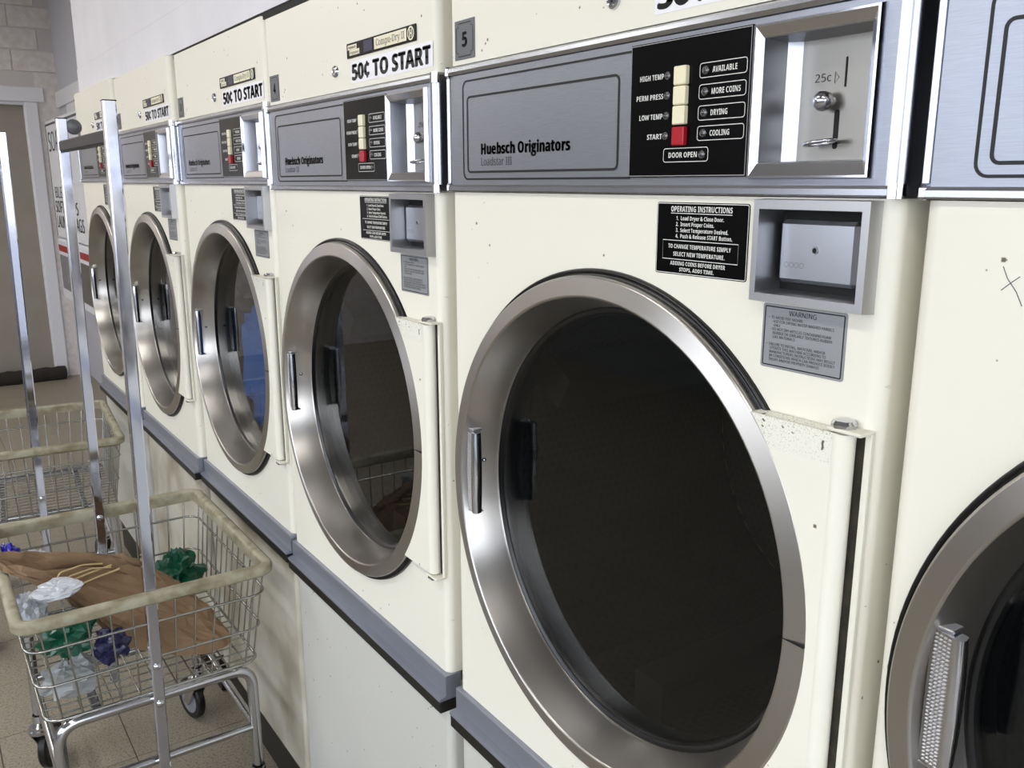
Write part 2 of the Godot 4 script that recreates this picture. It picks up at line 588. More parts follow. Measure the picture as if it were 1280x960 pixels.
	M.bag_blue = thin.call(Color(0.10, 0.10, 0.62), Color(0.03, 0.03, 0.25))
	M.cloth_blue = mat(Color(0.06, 0.47, 0.85), 0.85)
	M.vend_white = mat(Color(0.88, 0.885, 0.91), 0.45)
	M.vend_red = mat(Color(0.62, 0.13, 0.13), 0.45)
	M.vend_grey = mat(Color(0.50, 0.50, 0.53), 0.45)
	M.mat_brown = mat(Color(0.16, 0.14, 0.12), 0.95)
	M.dark_counter = mat(Color(0.20, 0.21, 0.21), 0.6)
	M.asphalt = mat(Color(0.42, 0.42, 0.42), 0.9)
	M.front_paint = mat(Color(0.60, 0.61, 0.63), 0.8)
	M.ceiling = mat(Color(0.72, 0.72, 0.72), 0.9)

func rrect(x0: float, x1: float, y0: float, y1: float, r: float, k := 5) -> Array:
	var P := []
	for c in [[x1 - r, y1 - r, 0.0], [x0 + r, y1 - r, PI / 2], [x0 + r, y0 + r, PI], [x1 - r, y0 + r, 1.5 * PI]]:
		for i in k + 1:
			var a: float = c[2] + PI / 2 * i / k
			P.append(Vector2(c[0] + r * cos(a), c[1] + r * sin(a)))
	return P

# ---------------------------------------------------------------- dryers
func cabinet_front(y0: float, y1: float, hole: bool) -> Geo:
	var g := Geo.new(Vector3(0, B, 0))
	var x0 := 0.002
	var x1 := 0.782
	var r := 0.016
	var zf := -0.006
	if hole:
		# round door opening below, cut-out for the coin vault above it
		g.plate_hole(x0 + r, x1 - r, y0, -0.106, CX, CY, 0.335, zf)
		for e in [[x0 + r, 0.6335, -0.106, y1], [0.7650, x1 - r, -0.106, y1], [0.6335, 0.7650, -0.0045, y1]]:
			g.quad(Vector3(e[0], e[2], zf), Vector3(e[1], e[2], zf), Vector3(e[1], e[3], zf), Vector3(e[0], e[3], zf), Vector3(0, 0, 1))
	else: g.quad(Vector3(x0 + r, y0, zf), Vector3(x1 - r, y0, zf), Vector3(x1 - r, y1, zf), Vector3(x0 + r, y1, zf), Vector3(0, 0, 1))
	for side in [-1, 1]:
		var c := x1 - r if side > 0 else x0 + r
		var pts := []
		for i in 7:
			var a := PI / 2 * i / 6
			pts.append([Vector3(c + side * r * sin(a), 0, zf - r + r * cos(a)), Vector3(side * sin(a), 0, cos(a))])
		for i in 6:
			var A: Vector3 = pts[i][0]
			var C: Vector3 = pts[i + 1][0]
			var up0 := Vector3(0, y0, 0)
			var up1 := Vector3(0, y1, 0)
			g.tri(A + up0, C + up0, C + up1, pts[i][1], pts[i + 1][1], pts[i + 1][1])
			g.tri(A + up0, C + up1, A + up1, pts[i][1], pts[i + 1][1], pts[i][1])
		var xs := x1 if side > 0 else x0
		g.quad(Vector3(xs, y0, zf - r), Vector3(xs, y0, -0.78), Vector3(xs, y1, -0.78), Vector3(xs, y1, zf - r), Vector3(side, 0, 0))
	for e in [[y0, -1.0], [y1, 1.0]]:
		g.quad(Vector3(x0 + 0.003, e[0], zf), Vector3(x1 - 0.003, e[0], zf), Vector3(x1, e[0], -0.05), Vector3(x0, e[0], -0.05), Vector3(0, e[1], 0))
	return g

func dgeo() -> Geo:
	return Geo.new(Vector3(0, B, 0))

func make_dryer() -> Node3D:
	var t := thing("tumble_dryer", "", "dryer")
	var g: Geo
	# cabinet
	var cab := put("door_panel", cabinet_front(-0.884, -0.001, true), M.cream, t)
	put("service_panel", cabinet_front(0.1885, 0.3745, false), M.cream, t)
	put("lower_panel", cabinet_front(-1.61, -0.905, false), M.lower_grey, t)
	g = dgeo()
	g.box(0.002, 0.782, 0.372, 0.376, -0.78, -0.02)
	g.box(0.002, 0.782, -1.61, 0.374, -0.785, -0.78)
	put("cabinet_back", g, M.cream_side, t)
	g = dgeo()
	g.box(0.0, 0.782, -1.738, -1.61, -0.72, -0.014, 0.003)
	put("kick_plate", g, M.rubber, t, "black toe kick at the foot of the dryer")
	# bumper rail across the front: an upright strip with a shelf below and a rubber edge
	g = dgeo()
	g.sweep_x([Vector2(-0.03, -0.8835), Vector2(0.0015, -0.8835), Vector2(0.003, -0.8855), Vector2(0.003, -0.924), Vector2(0.0165, -0.9275), Vector2(0.0175, -0.9295), Vector2(0.0175, -0.9325), Vector2(-0.03, -0.9325)], 0.004, 0.786)
	var rail := put("bumper_rail", g, M.rail, t, "grey metal rail across the dryer front")
	g = dgeo()
	g.box(0.004, 0.787, -0.957, -0.9325, -0.03, 0.0165, 0.002)
	put("rubber_edge", g, M.rubber, rail)
	# ------------------------------------------------ control panel
	g = dgeo()
	for e in [[0.001, 0.614, 0.0, 0.187], [0.753, 0.770, 0.0, 0.187], [0.614, 0.753, 0.0, 0.0195], [0.614, 0.753, 0.165, 0.187]]:
		g.box(e[0], e[1], e[2], e[3], -0.06, -0.006)
	var cp := put("control_panel", g, M.trim, t)
	g = dgeo()
	g.swap = true
	for e in [[0.009, 0.614, 0.0105, 0.1735], [0.753, 0.7715, 0.0105, 0.1735], [0.614, 0.753, 0.0105, 0.0195], [0.614, 0.753, 0.165, 0.1735]]:
		g.box(e[0], e[1], e[2], e[3], -0.012, -0.0035)
	put("brushed_face", g, M.brushed, cp, "brushed steel face plate")
	g = dgeo()
	g.sweep_x([Vector2(-0.01, 0.187), Vector2(-0.004, 0.1868), Vector2(0.0005, 0.184), Vector2(0.001, 0.179), Vector2(-0.0015, 0.1745), Vector2(-0.01, 0.173)], 0.006, 0.7735)
	put("trim_strip", g, M.trim, cp)
	g = dgeo()
	g.sweep_x([Vector2(-0.01, 0.0), Vector2(0.0, 0.0), Vector2(0.0015, 0.002), Vector2(0.0015, 0.0075), Vector2(-0.0005, 0.0105), Vector2(-0.01, 0.0115)], 0.006, 0.7735)
	put("trim_strip", g, M.trim, cp)
	g = dgeo()
	g.box(0.0, 0.0075, 0.0105, 0.1735, -0.03, 0.0, 0.003)
	put("end_strip", g, M.trim, cp)
	# the right end turns round the corner of the cabinet
	var corner := func(y0: float, y1: float, x: float, z: float, r: float) -> Geo:
		var gg := dgeo()
		var pts := [Vector3(x - r - 0.002, 0, z)]
		var nn := [Vector3(0, 0, 1)]
		for i in 9:
			var a := PI / 2 * i / 8
			pts.append(Vector3(x - r + r * sin(a), 0, z - r + r * cos(a)))
			nn.append(Vector3(sin(a), 0, cos(a)))
		pts.append(Vector3(x, 0, -0.09))
		nn.append(Vector3(1, 0, 0))
		for i in pts.size() - 1:
			var A: Vector3 = pts[i]
			var C: Vector3 = pts[i + 1]
			var u0 := Vector3(0, y0, 0)
			var u1 := Vector3(0, y1, 0)
			gg.tri(A + u0, C + u0, C + u1, nn[i], nn[i + 1], nn[i + 1])
			gg.tri(A + u0, C + u1, A + u1, nn[i], nn[i + 1], nn[i])
			gg.tri(A + u1, C + u1, Vector3(x - r, y1, -0.09), Vector3.UP, Vector3.UP, Vector3.UP)
			gg.tri(A + u0, C + u0, Vector3(x - r, y0, -0.09), Vector3.DOWN, Vector3.DOWN, Vector3.DOWN)
		return gg
	put("end_strip", corner.call(0.0105, 0.1735, 0.7855, 0.0, 0.013), M.trim, cp)
	for y in [[-0.001, 0.0125], [0.172, 0.188]]:
		put("corner_cap", corner.call(y[0], y[1], 0.7868, 0.0028, 0.010), M.chrome, cp)
		g = dgeo()
		g.box(-0.0005, 0.008, y[0], y[1], -0.03, 0.003, 0.003)
		put("corner_cap", g, M.chrome, cp)
	g = dgeo()
	var zl := -0.0031
	var outer := rrect(0.046, 0.60, 0.019, 0.163, 0.011).filter(func(p): return p.x < 0.3)
	outer.push_front(Vector2(0.4285, 0.163))
	outer.append(Vector2(0.4285, 0.019))
	g.ribbon(outer, 0.0028, zl, false)
	g.ribbon(rrect(0.0585, 0.4045, 0.0295, 0.1395, 0.007), 0.0032, zl)
	put("outline", g, M.ink, cp, "black double outline printed on the steel")
	g = dgeo()
	g.words(lettering("Huebsch Originators"), 0.0965, 0.0548, 0.2145, 0.0155, zl, 0.035)
	put("maker_name", g, M.ink, cp, "bold black words reading Huebsch Originators")
	g = dgeo()
	g.words(lettering("Loadstar III", "plain"), 0.0965, 0.0385, 0.080, 0.0115, zl)
	put("series_name", g, M.ink_grey, cp, "thin grey words reading Loadstar III")
	g = dgeo()
	g.box(0.428, 0.609, 0.0195, 0.1685, -0.01, -0.0008, 0.0006)
	put("switch_plate", g, M.black, cp, "black glossy switch plate")
	g = dgeo()
	var zb := -0.0005
	g.ribbon([Vector2(0.4295, 0.021), Vector2(0.6075, 0.021), Vector2(0.6075, 0.167), Vector2(0.4295, 0.167)], 0.0011, zb)
	put("plate_border", g, M.grey_ink, cp)
	g = dgeo()
	var left := [["HIGH TEMP", 0.4445, 0.1300], ["PERM PRESS", 0.4395, 0.1085], ["LOW TEMP", 0.4450, 0.0868], ["START", 0.4590, 0.0648]]
	for e in left: g.words(lettering(e[0]), e[1], e[2] - 0.0028, 0.4835 - e[1], 0.0058, zb)
	var right := [["AVAILABLE", 0.1305, 0.034], ["MORE COINS", 0.1085, 0.040], ["DRYING", 0.0867, 0.0235], ["COOLING", 0.0655, 0.0275]]
	for e in right:
		g.words(lettering(e[0]), 0.5565, e[1] - 0.0030, e[2], 0.0060, zb)
		g.ribbon(rrect(0.5385, 0.6035, e[1] - 0.0073, e[1] + 0.0075, 0.003, 3), 0.0008, zb)
	g.words(lettering("DOOR OPEN"), 0.4955, 0.0408, 0.0435, 0.0058, zb)
	g.ribbon(rrect(0.4872, 0.5552, 0.0362, 0.0510, 0.003, 3), 0.0008, zb)
	put("plate_lettering", g, M.white_ink, cp, "white words and boxes naming the buttons and lamps")
	for p in [[0.490, 0.130], [0.490, 0.1088], [0.4897, 0.087], [0.4892, 0.065], [0.547, 0.1305], [0.547, 0.1088], [0.547, 0.087], [0.547, 0.0658], [0.5465, 0.0433]]:
		g = dgeo()
		g.lathe(Vector3(p[0], p[1], -0.001), [Vector2(0.0047, 0.0), Vector2(0.0044, 0.0016), Vector2(0.0036, 0.002), Vector2(0.0028, 0.0012), Vector2(0.0016, 0.0030), Vector2(0.0, 0.0036)].map(func(q): return q), 20, 0.0, TAU, false)
		put("indicator_lamp", g, M.lamp_lens, cp)
	var k := 0
	for y in [0.1283, 0.1073, 0.0863, 0.0640]:
		g = dgeo()
		g.box(0.5040, 0.5225, y - 0.0100, y + 0.0100, -0.002, 0.0055, 0.0012)
		put("button", g, M.red if k == 3 else M.button, cp, "red start button" if k == 3 else "cream push button")
		k += 1
	# ------------------------------------------------ coin slide
	g = dgeo()
	var fr := func(gg: Geo, a: Array, za: float, b: Array, zb2: float, away := false) -> void:
		# four faces between rectangle a [x0,x1,y0,y1] at depth za and rectangle b at zb2
		var A := [Vector3(a[0], a[2], za), Vector3(a[1], a[2], za), Vector3(a[1], a[3], za), Vector3(a[0], a[3], za)]
		var Bq := [Vector3(b[0], b[2], zb2), Vector3(b[1], b[2], zb2), Vector3(b[1], b[3], zb2), Vector3(b[0], b[3], zb2)]
		var c := Vector3((a[0] + a[1]) / 2, (a[2] + a[3]) / 2, max(za, zb2) + 0.02)
		for i in 4:
			var j := (i + 1) % 4
			var m: Vector3 = c - (A[i] + A[j]) / 2
			gg.quad(A[i], A[j], Bq[j], Bq[i], -m if away else m)
	var o0 := [0.6115, 0.7560, 0.0165, 0.1675]
	var o1 := [0.6135, 0.7535, 0.0180, 0.1660]
	var o2 := [0.6225, 0.7455, 0.0315, 0.1545]
	fr.call(g, o0, -0.0036, o1, 0.0035, true)
	fr.call(g, o1, 0.0035, [0.616, 0.751, 0.0200, 0.164], 0.0035)
	fr.call(g, [0.616, 0.751, 0.0200, 0.164], 0.0035, o2, 0.000)
	var cs := put("coin_slide", g, M.chrome, t, "polished chrome surround of the coin slide")
	g = dgeo()
	fr.call(g, o2, 0.000, [0.6240, 0.7440, 0.0330, 0.1530], -0.001)
	fr.call(g, [0.6240, 0.7440, 0.0330, 0.1530], -0.001, [0.6295, 0.7400, 0.0345, 0.1510], -0.030)
	fr.call(g, [0.6295, 0.7400, 0.0345, 0.1510], -0.030, [0.6420, 0.7395, 0.0350, 0.1505], -0.0385)
	put("recess", g, M.polished, cs)
	g = dgeo()
	g.box(0.6400, 0.7400, 0.0340, 0.1510, -0.045, -0.0385)
	put("coin_plate", g, M.satin, cs, "dull steel plate with a coin slot")
	g = dgeo()
	g.box(0.6925, 0.6945, 0.1035, 0.1310, -0.0386, -0.0380)
	g.slab(rrect(0.6840, 0.6895, 0.0455, 0.0830, 0.0027, 4), -0.0386, -0.0380)
	put("slot", g, M.hole, cs)
	g = dgeo()
	g.words(lettering("25c", "plain"), 0.6585, 0.1100, 0.0185, 0.0078, -0.0382)
	g.ribbon([Vector2(0.6815, 0.1075), Vector2(0.6860, 0.1130), Vector2(0.6815, 0.1185)], 0.0007, -0.0382)
	put("price_mark", g, M.ink, cs, "25c and an arrow stamped beside the slot")
	g = dgeo()
	g.ball(Vector3(0.6780, 0.0910, -0.027), Vector3.ONE * 0.0098, 24, 16)
	g.lathe(Vector3(0.6780, 0.0910, -0.0385), [Vector2(0.006, 0.0), Vector2(0.005, 0.006)], 16)
	put("knob", g, M.chrome, cs)
	g = dgeo()
	var ringp := []
	for i in 24:
		var a := TAU * i / 24
		ringp.append(Vector3(0.6800 + 0.0165 * cos(a), 0.0515 + 0.002 * cos(a), -0.0245 + 0.0125 * sin(a)))
	g.tube(ringp, 0.0018, 8, true)
	put("lever", g, M.chrome, cs, "chrome finger ring of the coin slide")
	# ------------------------------------------------ coin vault
	g = dgeo()
	fr.call(g, [0.6320, 0.7670, -0.1070, -0.0025], -0.007, [0.6330, 0.7655, -0.1055, -0.0035], 0.0115, true)
	fr.call(g, [0.6330, 0.7655, -0.1055, -0.0035], 0.0115, [0.6400, 0.7575, -0.0970, -0.0125], 0.0115)
	fr.call(g, [0.6400, 0.7575, -0.0970, -0.0125], 0.0115, [0.6420, 0.7560, -0.0955, -0.0145], -0.028)
	var cv := put("coin_vault", g, M.cast, t, "cast metal housing of the coin vault")
	g = dgeo()
	g.box(0.6420, 0.7560, -0.0957, -0.0143, -0.031, -0.026)
	put("vault_back", g, M.hole, cv)
	g = dgeo()
	g.box(0.6475, 0.7385, -0.0865, -0.0235, -0.028, -0.0125, 0.004)
	put("vault_door", g, M.polished, cv, "polished steel vault door with a key hole")
	g = dgeo()
	g.lathe(Vector3(0.6925, -0.0525, -0.0126), [Vector2(0.0040, 0.0), Vector2(0.0034, 0.0014), Vector2(0.0028, 0.0014)], 18)
	put("key_ring", g, M.cast, cv)
	g = dgeo()
	g.lathe(Vector3(0.6925, -0.0525, -0.0124), [Vector2(0.0029, 0.0), Vector2(0.0, 0.0)], 18)
	put("key_hole", g, M.hole, cv)
	g = dgeo()
	for i in 4:
		var C := Vector2(0.6590 + i * 0.0062, -0.0685)
		var P := []
		for q in 14: P.append(C + Vector2(cos(TAU * q / 14), sin(TAU * q / 14)) * 0.0026)
		g.ribbon(P, 0.0005, -0.0123)
	put("stamped_marks", g, M.satin, cv)
	# ------------------------------------------------ decals
	g = dgeo()
	g.slab(rrect(0.4755, 0.6140, -0.0905, -0.0085, 0.003, 3), -0.0060, -0.0054)
	var op := put("instruction_decal", g, M.black, t, "black decal with white operating instructions")
	g = dgeo()
	var zd := -0.0051
	g.ribbon(rrect(0.4768, 0.6128, -0.0892, -0.0098, 0.002, 3), 0.0008, zd)
	g.ribbon([Vector2(0.4870, -0.0515), Vector2(0.6010, -0.0515), Vector2(0.6010, -0.0730), Vector2(0.4870, -0.0730)], 0.0008, zd)
	g.words(lettering("OPERATING INSTRUCTIONS"), 0.4985, -0.0190, 0.092, 0.0062, zd)
	g.ribbon([Vector2(0.4985, -0.0208), Vector2(0.5905, -0.0208)], 0.0008, zd, false)
	var yy := -0.0285
	for e in [["1.  Load Dryer & Close Door.", 0.072], ["2.  Insert Proper Coins.", 0.058], ["3.  Select Temperature Desired.", 0.079], ["4.  Push & Release START Button.", 0.085]]:
		g.words(lettering(e[0]), 0.5070, yy, e[1], 0.0045, zd)
		yy -= 0.0067
	g.words(lettering("TO CHANGE TEMPERATURE SIMPLY"), 0.4960, -0.0605, 0.095, 0.0048, zd)
	g.words(lettering("SELECT NEW TEMPERATURE."), 0.5045, -0.0692, 0.078, 0.0048, zd)
	g.words(lettering("ADDING COINS BEFORE DRYER"), 0.5000, -0.0798, 0.084, 0.0045, zd)
	g.words(lettering("STOPS, ADDS TIME."), 0.5150, -0.0865, 0.053, 0.0043, zd)
	put("instruction_print", g, M.white_ink, op)
	g = dgeo()
	g.slab(rrect(0.6395, 0.7405, -0.1765, -0.1090, 0.003, 3), -0.0060, -0.0054)
	var wd := put("warning_decal", g, M.decal_silver, t, "silver decal with a printed warning")
	g = dgeo()
	g.ribbon(rrect(0.6425, 0.7375, -0.1735, -0.1120, 0.001, 2), 0.0012, zd)
	g.words(lettering("WARNING", "plain"), 0.6725, -0.1195, 0.033, 0.0052, zd)
	yy = -0.1245
	for e in [["•  TO AVOID FIRE HAZARD", 0.6475, 0.042], ["- USE FOR DRYING WATER WASHED FABRICS", 0.6515, 0.075], ["ONLY", 0.6540, 0.0085], ["- DO NOT DRY ARTICLES CONTAINING FOAM", 0.6505, 0.073], ["RUBBER OR SIMILARLY TEXTURED RUBBER", 0.6535, 0.072], ["LIKE MATERIALS", 0.6535, 0.028], ["", 0, 0], ["•  FAILURE TO INSTALL, MAINTAIN, AND/OR", 0.6465, 0.072], ["OPERATE THIS MACHINE ACCORDING TO", 0.6505, 0.069], ["MANUFACTURERS INSTRUCTIONS MAY RESULT", 0.6505, 0.080], ["IN CONDITIONS WHICH CAN PRODUCE BODILY", 0.6505, 0.080], ["INJURY AND/OR PROPERTY DAMAGE", 0.6505, 0.062]]:
		if e[0]: g.words(lettering(e[0], "plain"), e[1], yy, e[2], 0.0029, zd)
		yy -= 0.0040
	put("warning_print", g, M.ink, wd)
	# ------------------------------------------------ service panel: lock, sticker, badge
	g = dgeo()
	g.lathe(Vector3(0.3895, 0.2265, -0.006), [Vector2(0.0120, 0.0), Vector2(0.0112, 0.003), Vector2(0.0085, 0.0052), Vector2(0.0070, 0.0045), Vector2(0.0, 0.0045)], 28)
	var lk := put("panel_lock", g, M.chrome, t, "small round key lock")
	g = dgeo()
	g.box(0.3880, 0.3910, 0.2225, 0.2305, -0.0016, -0.0012)
	put("key_slit", g, M.hole, lk)
	g = dgeo()
	var st := rrect(0.4595, 0.7715, 0.1985, 0.2375, 0.002, 2)
	g.slab(st, -0.0060, -0.0055)
	var sk := put("price_sticker", g, M.sticker, t, "white sticker with bold black price")
	g = dgeo()
	g.words(lettering("50¢ TO START"), 0.4655, 0.2035, 0.298, 0.0275, -0.0052, 0.065)
	put("price_print", g, M.ink, sk)
	g = dgeo()
	g.box(0.4480, 0.7200, 0.2435, 0.2700, -0.0060, -0.0035, 0.001)
	var bd := put("model_badge", g, M.black, t, "black badge with cream name fields and a round emblem")
	g = dgeo()
	var zc := -0.0032
	for e in [[0.4545, 0.4935, 0.2575, 0.2660], [0.4615, 0.5045, 0.2475, 0.2570], [0.5660, 0.6880, 0.2470, 0.2668]]:
		g = dgeo()
		g.poly([Vector2(e[0], e[2]), Vector2(e[1], e[2]), Vector2(e[1], e[3]), Vector2(e[0], e[3])], zc)
		put("badge_field", g, M.badge_cream, bd)
	g = dgeo()
	var em := []
	for q in 28: em.append(Vector2(0.7030, 0.2567) + Vector2(cos(TAU * q / 28) * 0.0100, sin(TAU * q / 28) * 0.0098))
	g.ribbon(em, 0.0026, zc)
	g.box(0.6985, 0.7010, 0.2500, 0.2635, zc - 0.001, zc)
	g.box(0.7050, 0.7075, 0.2500, 0.2635, zc - 0.001, zc)
	g.box(0.7005, 0.7055, 0.2555, 0.2580, zc - 0.001, zc)
	put("badge_emblem", g, M.badge_cream, bd)
	g = dgeo()
	g.poly([Vector2(0.5230, 0.2475), Vector2(0.5580, 0.2475), Vector2(0.5580, 0.2665), Vector2(0.5230, 0.2665)], zc)
	put("badge_blue_field", g, M.badge_blue, bd)
	g = dgeo()
	g.words(lettering("Huebsch"), 0.4590, 0.2595, 0.030, 0.0045, zc + 0.0003)
	g.words(lettering("Originators", "plain"), 0.4640, 0.2498, 0.037, 0.0045, zc + 0.0003)
	g.words(lettering("Compu-Dry II", "serif"), 0.5740, 0.2520, 0.107, 0.0110, zc + 0.0003)
	put("badge_print", g, M.ink, bd)
	# ------------------------------------------------ door
	g = dgeo()
	var c := Vector3(CX, CY, 0)
	var W := func(a: Array) -> Array: return a.map(func(e): return Vector2(e[0], e[1]))
	g.swap = true
	g.lathe(c, W.call([[0.3520, -0.0050], [0.3548, 0.0010], [0.3552, 0.0065], [0.3541, 0.0092], [0.3522, 0.0104]]), 144, 0.0, TAU, false)
	g.lathe(c, W.call([[0.3522, 0.0104], [0.3300, 0.0148]]), 144)
	g.lathe(c, W.call([[0.3300, 0.0148], [0.3282, 0.0145], [0.3268, 0.0125]]), 144, 0.0, TAU, false)
	g.lathe(c, W.call([[0.3268, 0.0125], [0.3185, -0.0100], [0.3130, -0.0300], [0.3105, -0.0440]]), 144, 0.0, TAU, false)
	g.lathe(c, W.call([[0.3105, -0.0440], [0.3100, -0.0478], [0.3085, -0.0500]]), 144, 0.0, TAU, false)
	var door := put("door", g, M.ring, t, "round brushed steel door ring")
	g = dgeo()
	g.lathe(c, W.call([[0.3640, -0.0060], [0.3635, -0.0020], [0.3615, 0.0005], [0.3590, -0.0008], [0.3575, -0.0030], [0.3560, -0.0010], [0.3540, -0.0005], [0.3480, -0.0040]]), 128, 0.0, TAU, false)
	put("outer_gasket", g, M.gasket, door, "black rubber seal behind the door ring")
	g = dgeo()
	g.lathe(c, W.call([[0.3105, -0.0495], [0.3075, -0.0475], [0.3040, -0.0478], [0.3015, -0.0520], [0.2995, -0.0525], [0.2975, -0.0580]]), 128, 0.0, TAU, false)
	put("glass_gasket", g, M.gasket, door)
	g = dgeo()
	g.lathe(c, W.call([[0.3040, -0.0515], [0.0, -0.0515]]), 96)
	put("glass", g, M.door_glass, door, "dark tinted door glass")
	g = dgeo()
	g.box(0.7065, 0.7345, CY - 0.0006, CY + 0.0006, 0.008, 0.0149)
	put("ring_joint", g, M.hole, door)
	# pull handle on the left side of the ring: ribbed face and a rolled chrome edge
	g = dgeo()
	var rows := []
	for i in 17:
		var f := i / 16.0
		var y := -0.381 - 0.137 * f
		var bow := 0.0045 * (1.0 - pow(2.0 * f - 1.0, 2.0))
		var row := PackedVector3Array()
		for e in [[0.0560, -0.010], [0.0575, 0.0035], [0.0610, 0.0060], [0.0800, 0.0105 + bow * 0.4], [0.0860, 0.0125 + bow * 0.4], [0.0905, 0.0105 + bow * 0.3], [0.0915, 0.0050], [0.0895, -0.002], [0.0850, -0.004], [0.0620, -0.006]]:
			row.append(Vector3(e[0] + (bow * 0.5 if e[0] > 0.07 else 0.0), y, e[1]))
		rows.append(row)
	var g0 := g.v.size()
	g.grid(rows, true, false)
	g.outward(g0)
	for e in [rows[0], rows[16]]:
		var mid := Vector3.ZERO
		for p in e: mid += p
		mid /= 10.0
		var m := Vector3(0, 1 if e == rows[0] else -1, 0)
		for i in 10: g.tri(mid, e[i], e[(i + 1) % 10], m, m, m)
	var hd := put("handle", g, M.chrome, door, "ribbed chrome pull handle")
	g = dgeo()
	for i in 34:
		var y := -0.385 - 0.129 * i / 33.0
		var f := i / 33.0
		var bow := 0.0018 * (1.0 - pow(2.0 * f - 1.0, 2.0))
		for q in 4:
			var xx := 0.0640 + q * 0.0045
			g.box(xx, xx + 0.0034, y - 0.0011, y + 0.0011, 0.004, 0.0082 + q * 0.0011 + bow, 0.0006)
	put("ribs", g, M.cast, hd)
	g = dgeo()
	g.box(0.0570, 0.0800, -0.381, -0.3775, -0.012, 0.006, 0.001)
	put("mounting_foot", g, M.cast, hd)
	g = dgeo()
	g.box(0.0570, 0.0800, -0.5215, -0.518, -0.012, 0.006, 0.001)
	put("mounting_foot", g, M.cast, hd)
	g = dgeo()
	g.xf = Transform3D(Basis(Vector3.UP, PI / 2 - 0.16), Vector3(CX - 0.3205, B - 0.437, -0.024))
	g.lathe(Vector3.ZERO, W.call([[0.0078, -0.002], [0.0072, 0.002], [0.0045, 0.0030], [0.0040, 0.0075], [0.0025, 0.0095], [0.0, 0.0100]]), 18, 0.0, TAU, false)
	put("catch_screw", g, M.chrome, door)
	# hinge leaf: flat cream plate cut to the ring, rolled edge on the right
	g = dgeo()
	var lp := []
	for i in 29:
		var a := lerpf(0.7228, -0.6856, i / 28.0)
		lp.append(Vector2(CX + 0.3562 * cos(a), CY + 0.3562 * sin(a)))
	lp[0] = Vector2(lp[0].x, -0.2225)
	lp[28] = Vector2(lp[28].x, -0.6840)
	lp.append(Vector2(0.7515, -0.6840))
	lp.append(Vector2(0.7515, -0.2225))
	g.slab(lp, -0.0050, 0.0138)
	var leaf := put("hinge_leaf", g, M.cream, t, "cream hinge plate beside the door ring")
	g = dgeo()
	g.tube([Vector3(0.7515, -0.6845, 0.0020), Vector3(0.7515, -0.45, 0.0020), Vector3(0.7515, -0.2230, 0.0020)], 0.0122, 20)
	put("hinge_barrel", g, M.cream, leaf)
	g = Geo.new()
	# worn strip along the top of the leaf, uv laid over the strip
	for e in [[Vector3(0.6500, -0.2222, 0.0135), Vector3(0.7480, -0.2222, 0.0135), Vector3(0.7480, -0.2222, -0.004), Vector3(0.6500, -0.2222, -0.004), Vector3(0, 1, 0), 0.18], [Vector3(0.6745, -0.2560, 0.0141), Vector3(0.7480, -0.2560, 0.0141), Vector3(0.7480, -0.2228, 0.0141), Vector3(0.6485, -0.2228, 0.0141), Vector3(0, 0, 1), 1.0]]:
		var nn: Vector3 = e[4]
		var up := Vector3(0, B, 0)
		g.tri(e[0] + up, e[1] + up, e[2] + up, nn, nn, nn, Vector2(0, e[5]), Vector2(1, e[5]), Vector2(1, 0))
		g.tri(e[0] + up, e[2] + up, e[3] + up, nn, nn, nn, Vector2(0, e[5]), Vector2(1, 0), Vector2(0, 0))
	put("worn_strip", g, M.chipped, leaf, "chipped enamel along the top of the hinge plate")
	for e in [[-0.2190, 1.0], [-0.6890, -1.0]]:
		g = dgeo()
		g.box(0.7400, 0.7790, e[0] - 0.0018, e[0] + 0.0018, -0.008, 0.0155, 0.0012)
		put("hinge_bracket", g, M.cream_side, t)
		g = dgeo()
		g.xf = Transform3D(Basis(Vector3.RIGHT, -PI / 2 * e[1]), Vector3(0.7525, B + e[0] + 0.0018 * e[1], 0.003))
		g.lathe(Vector3.ZERO, W.call([[0.0125, 0.0], [0.0130, 0.0035], [0.0105, 0.0070], [0.0050, 0.0084], [0.0, 0.0086]]), 7)
		put("hinge_bolt", g, M.chrome, t)
	g = dgeo()
	g.box(0.7720, 0.7790, -0.6905, -0.2175, -0.0090, -0.0025, 0.0008)
	put("hinge_post", g, M.cream_side, t)
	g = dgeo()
	g.box(0.7480, 0.7720, -0.6860, -0.2220, -0.0075, -0.0052)  # flat strip coloured dark for the shaded, dirty channel beside the barrel
	put("hinge_grimy_shade", g, M.grimy_shade, t, "dark strip painting the shade and dirt of the hinge gap")
	# small screw on the door panel, left of the ring
	g = dgeo()
	g.lathe(Vector3(0.0197, -0.4470, -0.006), W.call([[0.0060, 0.0], [0.0055, 0.0018], [0.0025, 0.0032], [0.0, 0.0034]]), 16, 0.0, TAU, false)
	put("panel_screw", g, M.cast, t)
	# drum seen through the glass
	g = dgeo()
	g.lathe(c, W.call([[0.335, -0.0065], [0.335, -0.0900], [0.3000, -0.0900]]), 64)
	var dm := put("drum", g, M.drum_plain, t, "dark drum behind the door glass")
	g = dgeo()
	g.lathe(c, W.call([[0.3000, -0.0900], [0.3300, -0.1000], [0.3300, -0.6200]]), 64)
	put("drum_wall", g, M.drum, dm)
	g = dgeo()
	g.lathe(c, W.call([[0.3300, -0.6200], [0.0, -0.6200]]), 48)
	put("drum_back", g, M.drum, dm)
	for i in 3:
		g = dgeo()
		var a := 0.5 + TAU * i / 3
		g.xf = Transform3D(Basis(Vector3(0, 0, 1), a), Vector3(CX, B + CY, 0))
		g.sweep_x([Vector2(-0.6, -0.03), Vector2(-0.12, -0.03), Vector2(-0.12, 0.03), Vector2(-0.6, 0.03)], 0.262, 0.328)
		put("drum_fin", g, M.drum_plain, dm)
	return t

